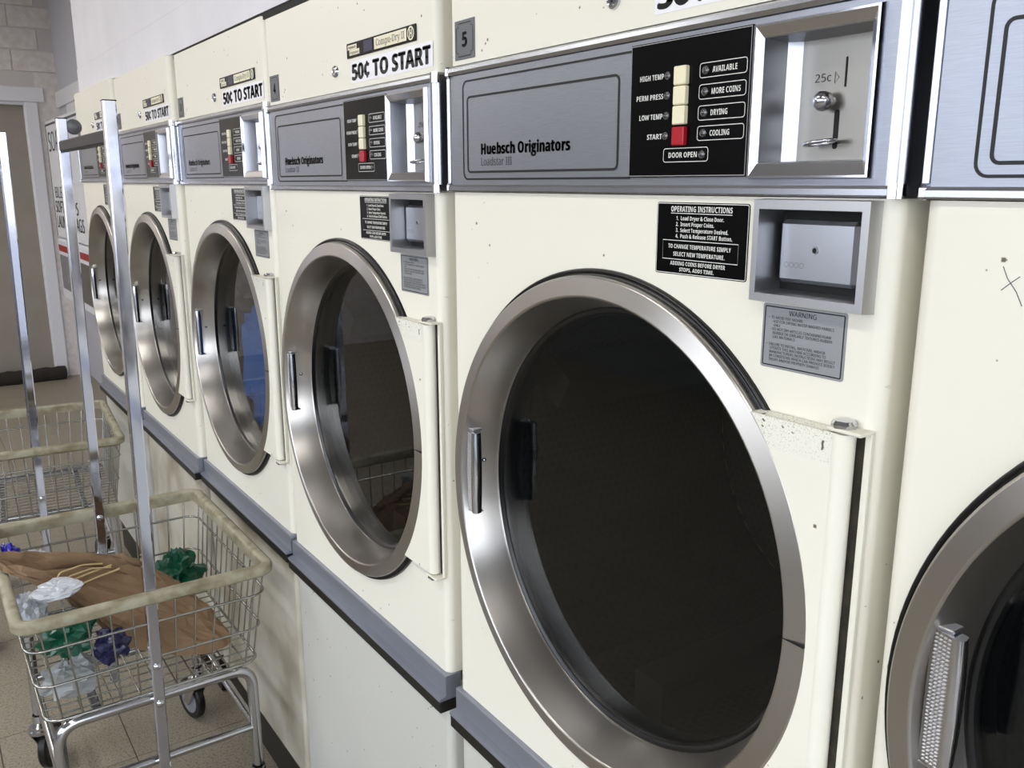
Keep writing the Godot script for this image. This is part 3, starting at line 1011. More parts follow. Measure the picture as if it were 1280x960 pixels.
func number_plate(t: Node3D, digit: String) -> void:
	var g := dgeo()
	g.box(0.0225, 0.0785, 0.1955, 0.2515, -0.0060, -0.0050)
	var o := put("number_plate", g, M.number_plate, t, "dark grey plate with the number " + digit)
	g = dgeo()
	var z := -0.0047
	var P := []
	for e in [[1, 1, 0], [-1, 1, 1], [-1, -1, 0], [1, -1, 1]]:
		var cx: float = 0.0505 + e[0] * 0.0235
		var cy: float = 0.2235 + e[1] * 0.0235
		var a := Vector2(cx - e[0] * 0.006, cy)
		var b := Vector2(cx, cy - e[1] * 0.006)
		var k := Vector2(cx - e[0] * 0.0052, cy - e[1] * 0.0052)
		for q in ([b, k, a] if e[2] == 0 else [a, k, b]): P.append(q)
	g.ribbon(P, 0.0016, z)
	g.words(lettering(digit), 0.0440, 0.2130, 0.0130, 0.0210, z, 0.05)
	put("plate_print", g, M.ink, o)

# ---------------------------------------------------------------- carts
func ring_path(hx: float, hz: float, r: float, h: float, k := 6) -> Array:
	var P := []
	for p in rrect(-hx, hx, -hz, hz, r, k): P.append(Vector3(p.x, h, p.y))
	return P

func bend(P: Array, r: float, k := 6) -> Array:
	# rounds the inner corners of a path
	var out := [P[0]]
	for i in range(1, P.size() - 1):
		var a: Vector3 = P[i] + ((P[i - 1] as Vector3) - P[i]).normalized() * r
		var b: Vector3 = P[i] + ((P[i + 1] as Vector3) - P[i]).normalized() * r
		for j in k + 1:
			var t := float(j) / k
			out.append(a.lerp(P[i], t).lerp((P[i] as Vector3).lerp(b, t), t))
	out.append(P[P.size() - 1])
	return out

func make_cart() -> Node3D:
	var t := thing("laundry_cart", "", "laundry cart")
	var g: Geo
	var top := 0.80
	var low := 0.515
	var HX := 0.355
	var HZ := 0.298
	var at := func(h: float) -> Vector2:   # half sizes of the basket at height h
		var f := (h - low) / (top - 0.02 - low)
		return Vector2(lerpf(0.300, HX - 0.014, f), lerpf(0.252, HZ - 0.014, f))
	# rim: a plastic channel bent round a rounded rectangle
	g = Geo.new()
	var base := rrect(-HX, HX, -HZ, HZ, 0.04, 8)
	var rows := []
	for i in base.size():
		var d: Vector2 = ((base[(i + 1) % base.size()] as Vector2) - (base[(i + base.size() - 1) % base.size()] as Vector2)).normalized()
		var o := Vector2(d.y, -d.x)
		var row := PackedVector3Array()
		for e in [[-0.006, 0.0], [0.001, -0.003], [0.003, -0.009], [0.002, -0.024], [-0.003, -0.029], [-0.009, -0.027], [-0.016, -0.036], [-0.023, -0.036], [-0.025, -0.008], [-0.022, -0.002], [-0.016, 0.0]]:
			row.append(Vector3(base[i].x + o.x * e[0], top + e[1], base[i].y + o.y * e[0]))
		rows.append(row)
	g.grid(rows, true, true)
	g.outward(0)
	put("rim", g, M.rim, t, "cream plastic rim, stained")
	# wires
	for h in [0.715, 0.615, low]:
		var s: Vector2 = at.call(h)
		g = Geo.new()
		g.tube(ring_path(s.x + 0.003, s.y + 0.003, 0.04, h), 0.0033 if h > 0.6 else 0.0042, 7, true)
		put("wire_hoop", g, M.wire, t)
	var s0: Vector2 = at.call(low)
	var s1: Vector2 = at.call(top - 0.03)
	for side in [-1, 1]:
		for i in 11:
			var f := (i + 0.5) / 11.0 * 2.0 - 1.0
			g = Geo.new()
			g.tube([Vector3(side * s0.x, low, f * (s0.y - 0.012)), Vector3(side * s1.x, top - 0.03, f * (s1.y - 0.012))], 0.0023, 6)
			put("upright_wire", g, M.wire, t)
		for i in 13:
			var f := (i + 0.5) / 13.0 * 2.0 - 1.0
			g = Geo.new()
			g.tube([Vector3(f * (s0.x - 0.012), low, side * s0.y), Vector3(f * (s1.x - 0.012), top - 0.03, side * s1.y)], 0.0023, 6)
			put("upright_wire", g, M.wire, t)
	for i in 11:
		var f := (i + 0.5) / 11.0 * 2.0 - 1.0
		g = Geo.new()
		g.tube([Vector3(-s0.x, low, f * (s0.y - 0.012)), Vector3(s0.x, low, f * (s0.y - 0.012))], 0.0023, 6)
		put("floor_wire", g, M.wire, t)
	for i in 15:
		var f := (i + 0.5) / 15.0 * 2.0 - 1.0
		g = Geo.new()
		g.tube([Vector3(f * (s0.x - 0.012), low - 0.004, -s0.y), Vector3(f * (s0.x - 0.012), low - 0.004, s0.y)], 0.0023, 6)
		put("floor_wire", g, M.wire, t)
	# frame: a bent tube on the front and back, stretchers between
	var lx := 0.302
	var lz := 0.232
	for side in [-1, 1]:
		g = Geo.new()
		g.tube(bend([Vector3(side * lx, 0.215, -lz), Vector3(side * lx, 0.500, -lz), Vector3(side * lx, 0.500, lz), Vector3(side * lx, 0.215, lz)], 0.055, 8), 0.0145, 12)
		put("leg_frame", g, M.tube, t, "bent chrome tube forming two legs")
		g = Geo.new()
		g.tube([Vector3(side * lx, 0.325, -lz), Vector3(side * lx, 0.325, lz)], 0.0115, 10)
		put("stretcher", g, M.tube, t)
		g = Geo.new()
		g.tube([Vector3(-lx, 0.325, side * lz), Vector3(lx, 0.325, side * lz)], 0.0115, 10)
		put("stretcher", g, M.tube, t)
		g = Geo.new()
		g.box(-lx, lx, 0.497, 0.507, side * 0.14 - 0.012, side * 0.14 + 0.012, 0.002)
		put("cross_strap", g, M.tube, t)
		# upright pole of the hanging rack
		g = Geo.new()
		var lean := -0.026
		var p0 := Vector3(side * 0.326, 0.235, 0.012)
		var p1 := Vector3(side * 0.326, 1.925, 0.012 + lean)
		var w := 0.0135
		var q := []
		for p in [p0, p1]:
			q.append([p + Vector3(-w, 0, -w), p + Vector3(w, 0, -w), p + Vector3(w, 0, w), p + Vector3(-w, 0, w)])
		for i in 4:
			var j := (i + 1) % 4
			var mm: Vector3 = (q[0][i] + q[0][j]) / 2 - p0
			# faces with narrow chamfers
			var a0: Vector3 = (q[0][i] as Vector3).lerp(q[0][j], 0.1)
			var b0: Vector3 = (q[0][i] as Vector3).lerp(q[0][j], 0.9)
			var a1: Vector3 = (q[1][i] as Vector3).lerp(q[1][j], 0.1)
			var b1: Vector3 = (q[1][i] as Vector3).lerp(q[1][j], 0.9)
			g.quad(a0, b0, b1, a1, mm)
			var c0: Vector3 = (q[0][j] as Vector3).lerp(q[0][(j + 1) % 4], 0.1)
			var c1: Vector3 = (q[1][j] as Vector3).lerp(q[1][(j + 1) % 4], 0.1)
			g.quad(b0, c0, c1, b1, q[0][j] - p0)
		g.quad(q[1][0], q[1][1], q[1][2], q[1][3], Vector3.UP)
		g.quad(q[0][0], q[0][1], q[0][2], q[0][3], Vector3.DOWN)
		var pole := put("rack_pole", g, M.pole, t, "tall square chrome pole")
		for h in [[0.50, 0.0], [0.60, 0.0], [0.775, 0.0]]:
			g = Geo.new()
			var f: float = (h[0] - 0.235) / 1.69
			g.ball(Vector3(0.326 * side + 0.0135, h[0], 0.012 + lean * f), Vector3(0.006, 0.0095, 0.0095), 12, 8)
			put("bolt", g, M.chrome, pole)
		g = Geo.new()
		g.box(side * 0.326 - 0.0145, side * 0.326 + 0.0145, 1.924, 1.927, 0.012 + lean - 0.0145, 0.012 + lean + 0.0145, 0.002)
		put("pole_cap", g, M.rubber, pole)
	g = Geo.new()
	g.box(-0.313, 0.313, 1.838, 1.866, -0.0265, 0.0005, 0.003)
	put("hanging_bar", g, M.dark_bar, t, "dark hanging bar between the poles")
	g = Geo.new()
	g.xf = Transform3D(Basis(Vector3.UP, PI / 2), Vector3(-0.326, 1.905, -0.044))
	g.lathe(Vector3.ZERO, [Vector2(0.019, -0.006), Vector2(0.021, 0.0), Vector2(0.019, 0.006), Vector2(0.006, 0.009), Vector2(0.0, 0.009)], 20)
	put("end_knob", g, M.knob_grey, t)
	# casters
	for sx in [-1, 1]:
		for sz in [-1, 1]:
			var c := Node3D.new()
			c.name = "caster"
			t.add_child(c, true)
			c.position = Vector3(sx * lx, 0, sz * lz) * U
			c.rotation.y = [0.25, -0.5, 0.6, 0.1][(sx + 1) + (sz + 1) / 2]
			g = Geo.new()
			g.tube([Vector3(0, 0.150, 0), Vector3(0, 0.222, 0)], 0.012, 12)
			g.xf = Transform3D(Basis(Vector3.RIGHT, -PI / 2), Vector3(0, 0, 0))
			g.lathe(Vector3(0, 0, 0.150), [Vector2(0.033, 0.0), Vector2(0.034, 0.010), Vector2(0.030, 0.014), Vector2(0.030, 0.022), Vector2(0.019, 0.032), Vector2(0.017, 0.055)], 18)
			put("swivel_head", g, M.tube, c)
			g = Geo.new()
			for s in [-1, 1]:
				var F := [Vector3(0.025, 0.152, s * 0.021), Vector3(-0.030, 0.152, s * 0.021), Vector3(-0.068, 0.060, s * 0.021), Vector3(-0.040, 0.055, s * 0.021)]
				for z in [-0.0018, 0.0018]:
					var o := Vector3(0, 0, z)
					g.quad(F[0] + o, F[1] + o, F[2] + o, F[3] + o, Vector3(0, 0, z))
				for i in 4:
					var e := Vector3(0, 0, 0.0018)
					g.quad(F[i] - e, F[(i + 1) % 4] - e, F[(i + 1) % 4] + e, F[i] + e, (F[i] + F[(i + 1) % 4]) / 2 - Vector3(-0.03, 0.1, s * 0.021))
			put("fork", g, M.tube, c)
			g = Geo.new(Vector3(-0.052, 0.070, 0))
			g.lathe(Vector3.ZERO, [Vector2(0.048, -0.013), Vector2(0.064, -0.013), Vector2(0.0695, -0.008), Vector2(0.0695, 0.008), Vector2(0.064, 0.013), Vector2(0.048, 0.013)], 32)
			put("tyre", g, M.rubber, c)
			g = Geo.new(Vector3(-0.052, 0.070, 0))
			g.lathe(Vector3.ZERO, [Vector2(0.0, -0.016), Vector2(0.012, -0.016), Vector2(0.046, -0.010), Vector2(0.050, -0.012), Vector2(0.050, 0.012), Vector2(0.046, 0.010), Vector2(0.012, 0.016), Vector2(0.0, 0.016)], 28)
			put("hub", g, M.vend_grey, c)
	return t

func crumpled(called: String, label: String, at: Vector3, r: Vector3, seed_: int, m: Material, amp := 0.45, freq := 1.6, spin := 0.0) -> Node3D:
	# thin film folded into facets: broad lobes with creased cells over them
	var lobes := FastNoiseLite.new()
	lobes.seed = seed_
	lobes.noise_type = FastNoiseLite.TYPE_SIMPLEX
	lobes.fractal_octaves = 2
	lobes.frequency = freq * 0.55
	var cells := FastNoiseLite.new()
	cells.seed = seed_ + 100
	cells.noise_type = FastNoiseLite.TYPE_CELLULAR
	cells.cellular_return_type = FastNoiseLite.RETURN_DISTANCE
	cells.fractal_type = FastNoiseLite.FRACTAL_NONE
	cells.frequency = freq * 1.3
	var g := Geo.new()
	g.xf.basis = Basis(Vector3.UP, spin)
	var rows := []
	var nu := 26
	var nv := 17
	rng.seed = seed_ * 31
	for i in nv + 1:
		var a := PI * i / nv
		var row := PackedVector3Array()
		for j in nu:
			var b := TAU * j / nu
			var d := Vector3(sin(a) * cos(b), cos(a), sin(a) * sin(b))
			var w := d + 0.35 * Vector3(lobes.get_noise_3dv(d * 2.0), lobes.get_noise_3dv(d * 2.0 + Vector3(7, 0, 0)), lobes.get_noise_3dv(d * 2.0 + Vector3(0, 9, 0)))
			var k := 1.0 + amp * lobes.get_noise_3dv(d * 1.2) + amp * 0.55 * (-0.45 - cells.get_noise_3dv(w))
			k += rng.randf_range(-0.10, 0.10) if i > 0 and i < nv else 0.0
			row.append(Vector3(d.x * r.x, d.y * r.y, d.z * r.z) * k)
		rows.append(row)
	g.facets(rows)
	g.outward(0)
	var o := put(called, g, m)
	o.position = at * U
	tag(o, label, "bag", "")
	return o

func paper_bag() -> void:
	# brown carrier bag slumped in the cart: its base lies to the right, the open mouth reaches up to the left
	var org := Vector3(-1.09, 0.524, 0.285)
	var t := thing("paper_bag", "crumpled brown paper carrier bag with twine handles in the near cart", "bag", org)
	var f := FastNoiseLite.new()
	f.seed = 5
	f.frequency = 6.0
	f.fractal_type = FastNoiseLite.FRACTAL_RIDGED
	f.fractal_octaves = 3
	var crease := FastNoiseLite.new()
	crease.seed = 41
	crease.noise_type = FastNoiseLite.TYPE_CELLULAR
	crease.cellular_return_type = FastNoiseLite.RETURN_DISTANCE
	crease.fractal_type = FastNoiseLite.FRACTAL_NONE
	crease.frequency = 9.0
	var big := FastNoiseLite.new()
	big.seed = 9
	big.frequency = 1.1
	var g := Geo.new()
	var rows := []
	var nh := 13
	var nc := 40
	rng.seed = 404
	for i in nh + 1:
		var s := float(i) / nh
		var row := PackedVector3Array()
		for j in nc:
			var a := TAU * j / nc
			var ce := cos(a)
			var se := sin(a)
			var e := lerpf(0.42, 0.75, s)
			var ux := signf(ce) * pow(absf(ce), e)
			var uz := signf(se) * pow(absf(se), e)
			var hx := lerpf(0.090, 0.030, smoothstep(0.15, 1.0, s))
			var hz := lerpf(0.155, 0.185, s)
			var cz := lerpf(-0.015, 0.190, pow(s, 1.15))
			var cx := lerpf(0.03, -0.100, pow(s, 0.9))
			var p := Vector3(cx + ux * hx, 0, cz + uz * hz)
			var lip := 0.205 + 0.27 * (p.z + 0.02) - 0.014 * ux        # the mouth rises to the left, the far lip stands higher
			p.y = lerpf(0.0, lip, pow(s, 0.85))
			if i == 0: p = Vector3(cx + ux * hx * 0.96, 0.0, cz + uz * hz * 0.96)
			var out := Vector3(ux, 0, uz).normalized()
			var k := smoothstep(0.0, 0.12, s)
			p += out * (rng.randf_range(-0.0075, 0.0075) + (crease.get_noise_3dv(p * 1.6) + 0.5) * 0.020 + big.get_noise_3dv(p * 4.0) * 0.022) * k
			p.y += (f.get_noise_3dv(p * 3.0) - 0.3) * 0.010 * smoothstep(0.7, 1.0, s)
			p.y += (1.0 - s) * maxf(0.0, p.z + 0.05) * 0.52
			p += Vector3(0, rng.randf_range(-0.006, 0.006), rng.randf_range(-0.004, 0.004)) * k
			row.append(p)
		rows.append(row)
	g.facets(rows)
	g.outward(0)
	var mid := Vector3.ZERO
	for p in rows[0]: mid += p
	mid /= nc
	for j in nc: g.tri(mid, rows[0][j], rows[0][(j + 1) % nc], Vector3.DOWN, Vector3.DOWN, Vector3.DOWN)
	# inside face, a paper's thickness in
	var inner := []
	for i in range(2, nh + 1):
		var row := PackedVector3Array()
		for j in nc:
			var p: Vector3 = rows[i][j]
			var q: Vector3 = rows[i][(nc / 2 - j + nc) % nc]
			row.append(p + (q - p).normalized() * 0.0018)
		inner.append(row)
	g.grid(inner, true, false, Vector3.ZERO, true)
	put("paper", g, M.kraft, t)
	# twine loops lying over the near lip
	var lipy := func(z: float) -> float: return 0.205 + 0.27 * (z + 0.02)
	for e in [[0.0, 0.0], [0.018, -0.012]]:
		g = Geo.new()
		var K := [[-0.070, 0.002, 0.115], [-0.048, 0.006, 0.165], [-0.022, -0.006, 0.222], [-0.012, -0.024, 0.232], [-0.020, -0.028, 0.200], [-0.042, -0.014, 0.150], [-0.064, 0.000, 0.095]]
		var P := []
		for q in K: P.append(Vector3(q[0] + e[0] * 0.5, lipy.call(q[2]) + q[1] + e[1], q[2] - e[0]))
		g.tube(bend(P, 0.010, 4), 0.0024, 7)
		put("twine_handle", g, M.twine, t)

# ---------------------------------------------------------------- room
func build_room() -> void:
	var g: Geo
	var top := 3.62
	var XF := -7.7
	var XR := 4.4
	var ZW := 4.6
	g = Geo.new()
	g.box(XF - 0.3, XR + 0.3, -0.15, -0.006, -1.0, ZW + 0.3)
	var fl := struct("floor", g, M.grout)
	# vinyl tiles, one by one where they can be told apart
	var ts := 0.349
	var gt := Geo.new()
	gt.box(0.0015, ts - 0.0015, -0.006, 0.0, 0.0015, ts - 0.0015, 0.0008)
	var tm := mesh_of(gt)
	rng.seed = 77
	var cnt := 0
	for i in 23:
		for j in 8:
			var x := XF + i * ts
			var z := -0.02 + j * ts
			if cnt >= 280: continue
			cnt += 1
			var o := put_mesh("floor_tile", tm, M.tile[rng.randi() % 3], fl)
			o.position = Vector3(x, 0, z) * U
	g = Geo.new()
	g.box(XF + 23 * ts, XR, -0.006, 0.0, -0.02, ZW)
	g.box(XF, XF + 23 * ts, -0.006, 0.0, -0.02 + 8 * ts, ZW)
	g.box(XF, XR, -0.006, 0.0, -0.9, -0.02)
	put("sheet_flooring", g, M.tile[0], fl)
	g = Geo.new()
	g.box(XF - 0.3, XR + 0.3, top, top + 0.2, -1.0, ZW + 0.3)
	struct("ceiling", g, M.ceiling)
	# far wall with painted blocks over the door
	g = Geo.new()
	g.box(XF - 0.3, XF - 0.008, 0, top, -1.0, -0.31)
	g.box(XF - 0.3, XF - 0.008, 0, top, 0.72, ZW + 0.3)
	g.box(XF - 0.3, XF - 0.008, 2.43, top, -0.31, 0.72)
	var wf := struct("wall_far", g, M.mortar, "painted block wall with a grey door")
	var gb := Geo.new()
	gb.box(-0.02, 0.0, 0.004, 0.176, 0.004, 0.424, 0.006)
	var bm := mesh_of(gb)
	var row := 0
	var y := 2.69
	while y < 3.5:
		for k in 5:
			var z := -0.49 - 0.19 + (0.214 if row % 2 else 0.0) + k * 0.428
			if row % 2 == 0 and k == 0: z = -0.68
			var o := put_mesh("block", bm, M.block, wf)
			o.position = Vector3(XF, y, z) * U
		y += 0.18
		row += 1
	g = Geo.new()
	g.box(XF - 0.02, XF, 0, 2.69, -0.60, -0.40)
	g.box(XF - 0.02, XF, 0, 2.57, 0.80, ZW)
	g.box(XF - 0.02, XF, 2.69, top, 1.6, ZW)
	put("plain_face", g, M.block, wf)
	# door and its frame
	g = Geo.new()
	g.box(XF - 0.10, XF - 0.055, 0.01, 2.43, -0.305, 0.72, 0.003)
	var dr := struct("door_1", g, M.door_grey, "plain grey door at the far end of the room")
	g = Geo.new()
	g.ball(Vector3(XF - 0.015, 1.1, 0.62), Vector3(0.035, 0.035, 0.035), 16, 10)
	put("door_knob", g, M.cast, dr)
	g = Geo.new()
	g.box(XF - 0.12, XF + 0.025, 0, 2.44, -0.405, -0.305, 0.006)
	var f1 := struct("trim_1", g, M.frame_white, "white painted door frame")
	g = Geo.new()
	g.box(XF - 0.12, XF + 0.025, 0, 2.44, 0.72, 0.82, 0.006)
	put("jamb", g, M.frame_white, f1)
	g = Geo.new()
	g.box(XF - 0.12, XF + 0.03, 2.44, 2.565, -0.46, 0.87, 0.006)
	put("lintel", g, M.frame_white, f1)
	g = Geo.new()
	g.box(XF - 0.06, XF + 0.005, 0.0, 2.42, -0.312, -0.298, 0.003)
	g.box(XF - 0.06, XF + 0.005, 2.415, 2.45, -0.312, 0.72, 0.003)
	put("door_stop", g, M.frame_white, f1)
	# wall behind the dryers and its trim boards
	g = Geo.new()
	g.box(XF - 0.3, XR + 0.3, 0, top, -1.0, -0.80)
	g.box(XF - 0.02, -3.24, 0, top, -0.80, -0.58)
	struct("wall_back", g, M.wall_blue, "bluish grey plaster wall beyond the dryers")
	g = Geo.new()
	g.box(XF, -3.3, 2.40, 2.53, -0.58, -0.555, 0.004)
	g.box(-7.25, -3.3, 2.27, 2.40, -0.58, -0.565, 0.003)
	struct("trim_2", g, M.frame_white, "white board along the wall above the vending machine")
	# bulkhead over the dryers: white sheets above a dark slit
	g = Geo.new()
	g.box(-3.205, XR, 2.245, top, -0.60, -0.010)
	g.box(-3.235, -3.205, 2.131, 2.245, -0.6, -0.012)
	g.box(-3.205, XR, 2.131, 2.245, -0.60, -0.0105)
	struct("wall_upper", g, M.wall_white, "white wall above the row of dryers")
	g = Geo.new()
	g.box(-3.11, XR, 2.116, 2.131, -0.60, -0.0135)
	struct("trim_3", g, M.hole, "dark gap between the dryers and the white wall")
	# shop front: low wall, windows, head; right end wall
	g = Geo.new()
	g.box(XF - 0.3, XR + 0.3, 0, 1.15, ZW, ZW + 0.25)
	g.box(XF - 0.3, XR + 0.3, 3.15, top, ZW, ZW + 0.25)
	g.box(XF - 0.3, -2.6, 1.15, 3.15, ZW, ZW + 0.25)
	g.box(3.9, XR + 0.3, 1.15, 3.15, ZW, ZW + 0.25)
	struct("wall_front", g, M.front_paint)
	g = Geo.new()
	g.box(XR, XR + 0.3, 0, top, -1.0, 0.03)
	g.box(XR, XR + 0.3, 2.9, top, 0.03, 4.23)
	g.box(XR, XR + 0.3, 0, 0.12, 0.03, 4.23)
	g.box(XR, XR + 0.3, 0, top, 4.23, ZW)
	struct("wall_right", g, M.front_paint)
	for k in 4:
		var x0 := -2.6 + k * 1.625
		g = Geo.new()
		var s := 0.04
		g.box(x0, x0 + 1.625, 1.15, 1.15 + s * 2, ZW + 0.05, ZW + 0.12)
		g.box(x0, x0 + 1.625, 3.15 - s * 2, 3.15, ZW + 0.05, ZW + 0.12)
		g.box(x0, x0 + s, 1.15, 3.15, ZW + 0.05, ZW + 0.12)
		g.box(x0 + 1.625 - s, x0 + 1.625, 1.15, 3.15, ZW + 0.05, ZW + 0.12)
		var w := struct("window_%d" % (k + 1), g, M.trim)
		g = Geo.new()
		g.quad(Vector3(x0 + s, 1.23, ZW + 0.08), Vector3(x0 + 1.625 - s, 1.23, ZW + 0.08), Vector3(x0 + 1.625 - s, 3.07, ZW + 0.08), Vector3(x0 + s, 3.07, ZW + 0.08), Vector3(0, 0, -1))
		put("pane", g, M.pane, w)
	for k in 3:
		var z0 := 0.03 + k * 1.4
		g = Geo.new()
		for e in [[0.12, 0.20, z0, z0 + 1.4], [2.82, 2.9, z0, z0 + 1.4], [0.12, 2.9, z0, z0 + 0.05], [0.12, 2.9, z0 + 1.35, z0 + 1.4]]:
			g.box(XR + 0.06, XR + 0.13, e[0], e[1], e[2], e[3])
		var w := struct("window_%d" % (k + 5), g, M.trim)
		g = Geo.new()
		g.quad(Vector3(XR + 0.09, 0.2, z0 + 0.05), Vector3(XR + 0.09, 0.2, z0 + 1.35), Vector3(XR + 0.09, 2.82, z0 + 1.35), Vector3(XR + 0.09, 2.82, z0 + 0.05), Vector3(-1, 0, 0))
		put("pane", g, M.pane, w)
	g = Geo.new()
	g.box(XR + 0.3, 40, -0.30, -0.16, -10, ZW + 0.3)
	g.box(-30, 40, -0.30, -0.16, ZW + 0.3, 40)
	struct("pavement", g, M.asphalt)

func added_ceiling_lights() -> void:  # unseen fixtures, added as fill light for the room
	for e in [[-6.6, 1.8, "leftmost of the row near the dryers"], [-3.7, 1.8, "second of the row near the dryers"], [-0.8, 1.8, "third of the row near the dryers"], [2.1, 1.8, "rightmost of the row near the dryers"], [-6.6, 3.4, "left one of the row by the shop front"], [-3.7, 3.4, "right one of the row by the shop front"]]:  # far left one and shop-front row added to brighten the far wall
		var t := thing("added_ceiling_light", "", "light", Vector3(e[0], 3.50, e[1]), 0.0, "added fluorescent fill lights")
		t.set_meta("label", "added fluorescent fill light above the view, %s" % e[2])
		var g := Geo.new()
		g.box(-0.70, 0.70, 0.02, 0.12, -0.15, 0.15, 0.01)
		put("housing", g, M.ceiling, t)
		g = Geo.new()
		g.box(-0.68, 0.68, -0.01, 0.02, -0.13, 0.13, 0.008)
		var em := mat(Color(0.9, 0.9, 0.9), 0.4)
		em.emission_enabled = true
		em.emission = Color(1.0, 0.985, 0.96)
		em.emission_energy_multiplier = LAMP_GLOW
		put("diffuser", g, em, t)
		var l := AreaLight3D.new()
		l.name = "lamp"
		t.add_child(l)
		l.area_size = Vector2(1.36, 0.26) * U
		l.position = Vector3(0, -0.03, 0) * U
		l.rotation.x = -PI / 2
		l.light_color = Color(1.0, 0.985, 0.96)
		l.light_energy = LAMP_ENERGY
		l.area_range = 20.0
		l.shadow_enabled = true

func vending_machine() -> void:
	var zf := -0.355
	var x0 := -7.0
	var x1 := -5.45
	var t := thing("vending_machine", "white wall vending machine listing soap and laundry bags beside the far door", "vending machine", Vector3(x0, 0, zf))
	var L := x1 - x0
	var g := Geo.new(Vector3(0, B, 0))
	g.box(0, L, -0.42, 0.50, -0.22, 0.0, 0.008)
	put("cabinet", g, M.vend_white, t)
	g = Geo.new(Vector3(0, B, 0))
	g.box(0, L, -0.925, -0.43, -0.22, 0.006, 0.012)
	var lo := put("coin_unit", g, M.vend_white, t, "lower dispensing unit with a red stripe")
	g = Geo.new(Vector3(0, B, 0))
	g.box(0.05, L - 0.02, -0.53, -0.48, 0.0, 0.009)
	put("red_stripe", g, M.vend_red, lo)
	g = Geo.new(Vector3(0, B, 0))
	g.box(0.06, 0.50, -0.84, -0.56, 0.0, 0.009, 0.002)
	put("product_window", g, M.vend_grey, lo)
	g = Geo.new(Vector3(0, B, 0))
	g.box(0.54, L - 0.05, -0.86, -0.56, 0.0, 0.009, 0.002)
	put("coin_plate", g, M.satin, lo)
	g = Geo.new(Vector3(0, B, 0))
	g.lathe(Vector3(0.66, -0.72, 0.009), [Vector2(0.055, 0.0), Vector2(0.05, 0.03), Vector2(0.0, 0.035)], 20)
	put("knob", g, M.chrome, lo)
	g = Geo.new(Vector3(0, B, 0))
	g.words(lettering("SOAPS", "plain"), 0.10, 0.26, 0.80, 0.15, 0.002)
	g.words(lettering("BLEACH", "plain"), 0.16, -0.10, 0.80, 0.085, 0.002)
	g.words(lettering("SOFT WRAPS", "plain"), 0.10, -0.215, 1.06, 0.090, 0.002, 0.02)
	g.words(lettering("LAUNDRY BAGS", "plain"), 0.10, -0.335, 1.24, 0.095, 0.002, 0.02)
	put("lettering", g, M.ink, t, "black words naming the goods")
	g = Geo.new(Vector3(0, B, 0))
	g.box(0.02, L - 0.02, 0.46, 0.475, 0.0, 0.003)
	g.box(0.02, 0.03, -0.41, 0.47, 0.0, 0.003)
	put("door_line", g, M.ink_grey, t)
	g = Geo.new(Vector3(0, B, 0))
	g.box(0.74, 1.00, 0.06, 0.09, 0.0, 0.02, 0.004)
	g.box(0.90, 0.95, -0.03, 0.17, 0.0, 0.02, 0.004)
	put("latch", g, M.ink, t, "black latch handle")

const SCRATCH := [[Vector2(0.0780, -0.0735), Vector2(0.0850, -0.0668), Vector2(0.0918, -0.0611)], [Vector2(0.0775, -0.0538), Vector2(0.0819, -0.0633), Vector2(0.0902, -0.0736), Vector2(0.0959, -0.0847)]]
const LAMP_ENERGY := 1.65
const LAMP_GLOW := 2.0

